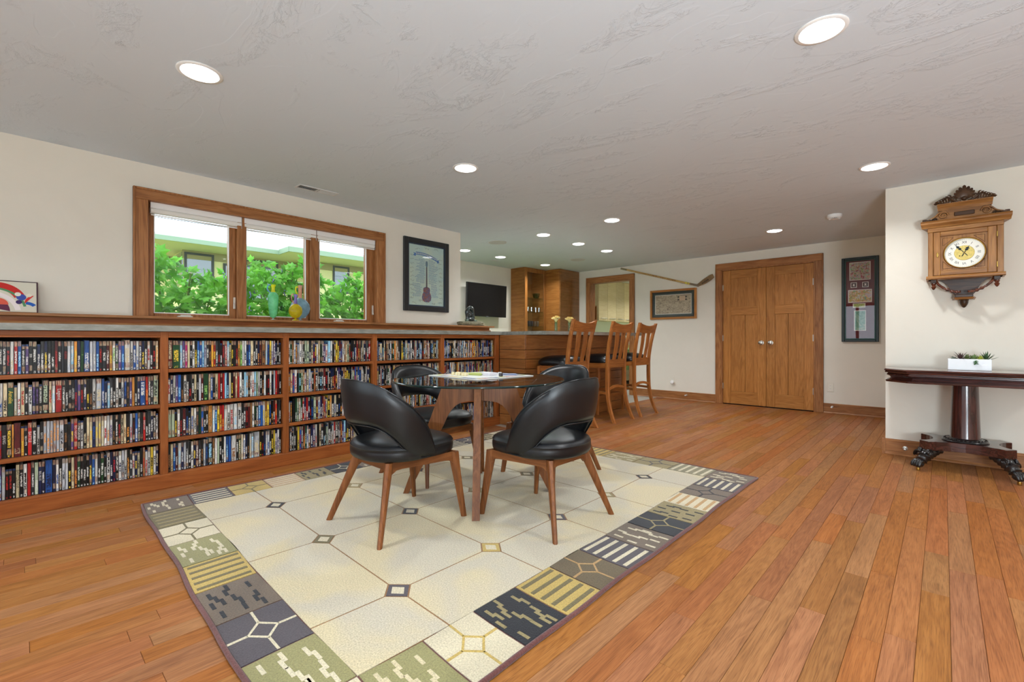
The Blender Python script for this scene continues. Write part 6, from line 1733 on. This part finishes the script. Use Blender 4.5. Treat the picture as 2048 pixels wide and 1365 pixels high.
hp_('fascia', (-11.02, 1.76, 2.93), (-11.0, 4.05, 3.02), fasc); hp_('fascia', (-10.47, 4.03, 2.93), (-10.45, 14, 3.04), fasc); hp_('fascia', (-11.0, 4.03, 2.93), (-10.46, 4.05, 3.04), fasc); hp_('fascia', (-18, 1.76, 2.93), (-11.02, 1.78, 3.02), fasc)
hp_('roof', (-18, 1.76, 3.02), (-11.0, 4.05, 3.06), plain('white_roof_edge', rgb(196, 202, 196), .7)); hp_('roof', (-18, 4.05, 3.04), (-10.45, 14, 3.08), plain('white_roof_edge', rgb(196, 202, 196), .7))
def hwin(x, y0, y1, z0, z1, side=False):
    f = hp_('window', (x - .02, y0, z0), (x + .02, y0 + .05, z1), wfr)
    b = MB(); b.box((x - .02, y1 - .05, z0), (x + .02, y1, z1)); b.box((x - .02, y0 + .05, z1 - .05), (x + .02, y1 - .05, z1)); b.box((x - .02, y0 + .05, z0), (x + .02, y1 - .05, z0 + .05)); b.build('window_frame', wfr, f)
    b = MB(); b.box((x - .03, y0 + .05, z0 + .05), (x + .005, y1 - .05, z1 - .05)); b.build('pane', wgl, f)
hwin(-12.0, 2.44, 3.0, 2.2, 2.90); hwin(-12.0, 3.18, 3.42, 1.7, 2.74); hwin(-12.0, 3.62, 4.37, 1.9, 2.90); hwin(-11.45, 5.50, 5.95, 2.2, 2.90)
b = MB(); b.box((-12.6, 2.405, 2.2), (-12.03, 2.43, 2.9)); b.build('side_window', wgl, ho)
cab = plain('cable_black', rgb(60, 66, 72), .6)
for k, (p0, p1, sag, lab) in enumerate((((-9, -2, 2.92), (-9, 16, 3.25), .10, 'thin dark cable crossing the sky just above the neighbouring roof'), ((-8.5, -2, 3.12), (-8.5, 16, 2.95), .08, 'thin dark cable sloping across the sky under the shades'), ((-10, -2, 3.15), (-10, 16, 3.6), .05, 'highest thin dark cable across the sky outside the window'))):
    pts = [Vector(p0).lerp(Vector(p1), i / 20) - Vector((0, 0, sag * 4 * (i / 20) * (1 - i / 20))) for i in range(21)]
    b = MB(); b.tube(pts, .006, 5); tag(b.build('overhead_cable', cab), lab, 'cable')

leafm, nt, bs, out = newmat('shrub_leaf')
oi = nt.nodes.new('ShaderNodeObjectInfo'); geo = nt.nodes.new('ShaderNodeNewGeometry')
r = ramp(nt, [(0, rgb(56, 118, 26)), (.5, rgb(92, 160, 40)), (1, rgb(136, 196, 70))])
nz = noise(nt, geo.outputs['Position'], 9, 2, .5); nt.links.new(nz.outputs['Fac'], r.inputs[0])
hsv = nt.nodes.new('ShaderNodeHueSaturation'); nt.links.new(r.outputs[0], hsv.inputs['Color'])
nt.links.new(math_n(nt, 'MULTIPLY_ADD', geo.outputs['Random Per Island'], .7, .62), hsv.inputs['Value'])
nt.links.new(hsv.outputs[0], bs.inputs['Base Color']); bs.inputs['Roughness'].default_value = .5; bs.inputs['Specular IOR Level'].default_value = .3
tl = nt.nodes.new('ShaderNodeBsdfTranslucent'); nt.links.new(hsv.outputs[0], tl.inputs[0]); mxs = nt.nodes.new('ShaderNodeMixShader'); mxs.inputs[0].default_value = .5
nt.links.new(bs.outputs[0], mxs.inputs[1]); nt.links.new(tl.outputs[0], mxs.inputs[2]); nt.links.new(mxs.outputs[0], out.inputs[0])
OUT = [(0, 0), (.10, .06), (.20, .24), (.14, .30), (.30, .40), (.52, .62), (.34, .60), (.42, .90), (.24, .78), (.12, .92), (0, 1.25), (-.12, .92), (-.24, .78), (-.42, .90), (-.34, .60), (-.52, .62), (-.30, .40), (-.14, .30), (-.20, .24), (-.10, .06)]
def lobed(b, M, s):
    n = len(b.v); mid = [(0, .35), (0, .8)]
    b.v += [tuple(M @ Vector((x * s, y * s, -.10 * s * abs(x) * 2 - .06 * s * y * y))) for x, y in OUT]
    b.v.append(tuple(M @ Vector((0, .45 * s, .03 * s))))
    c = n + len(OUT)
    for i in range(len(OUT)): b.f.append((n + i, n + (i + 1) % len(OUT), c)); b.m.append(0)
flow = plain('lilac_flower', rgb(120, 110, 180), .7)
def rotm(rr, towards=None):
    d = Vector((rr.uniform(.15, 1.0), rr.uniform(-.7, .7), rr.uniform(.0, .9))).normalized()
    q = d.to_track_quat('Z', 'Y').to_matrix().to_4x4()
    return q @ Matrix.Rotation(rr.uniform(0, 2 * PI), 4, 'Z')
def shrub(lab, y0, y1, top, xc, seed, nl, nb):
    rr = random.Random(seed)
    t = thing('shrub', lab, 'shrub', (xc, (y0 + y1) / 2, .8))
    wy = (y1 - y0) / 2
    b = MB()
    for k in range(14):
        yy = rr.uniform(-wy, wy) * .6; b.tube(smooth_path([(rr.uniform(-.05, .05), yy * .3, 0), (rr.uniform(-.1, .1), yy * .7, .35), (rr.uniform(-.15, .2), yy, (top - .8) * rr.uniform(.7, .95))], 4), [.012 * (1 - .06 * q) for q in range(9)], 5)
    b.build('stems', plain('shrub_stem', rgb(92, 110, 52), .7), t)
    def hgt(u): return (top - .8) * (1 - .22 * (u / wy) ** 2) * (1 + .10 * math.sin(u * 9 + seed))
    def pos(outer):
        u = rr.uniform(-wy, wy); h = hgt(u)
        z = h * (rr.uniform(.25, 1.0) if outer else rr.uniform(0, .95))
        x = (rr.uniform(.14, .34) if outer else rr.uniform(-.35, .22)) * (1 - .45 * (z / max(h, .1)) ** 3)
        return Vector((x, u, z))
    meshes = []
    for k in range(6):
        lb = MB(); lobed(lb, Matrix.Identity(4), 1.0); meshes.append(lb)
    base = MB(); lobed(base, Matrix.Identity(4), 1.0)
    proto = base.build('leaf', leafm, t); first = True
    for k in range(nl):
        o = proto if first else proto.copy()
        if not first: COL.objects.link(o); o.parent = t
        first = False
        s = rr.uniform(.075, .13); o.matrix_local = Matrix.Translation(pos(True)) @ rotm(rr) @ Matrix.Diagonal((s, s, s, 1))
    f = MB()
    for k in range(nb): lobed(f, Matrix.Translation(pos(rr.random() < .3)) @ rotm(rr), rr.uniform(.06, .115))
    f.build('foliage', leafm, t, kind='stuff')
    f = MB()
    for k in range(6):
        c = pos(True)
        for q in range(5): f.sphere(c + Vector((rr.uniform(-.015, .015), rr.uniform(-.015, .015), .014 * q)), .007, 5, 4)
    f.build('flower_spikes', flow, t)
shrub('leafy green shrub with lobed leaves outside the window pane nearest the art tile', .35, 1.62, 1.78, -5.45, 3, 100, 900)
shrub('leafy green shrub with lobed leaves behind the glass pitchers outside the middle pane', 1.62, 2.45, 1.92, -5.5, 5, 100, 800)
shrub('leafy green shrub with lobed leaves outside the window pane nearest the poster', 2.47, 3.45, 1.74, -5.5, 9, 100, 900)
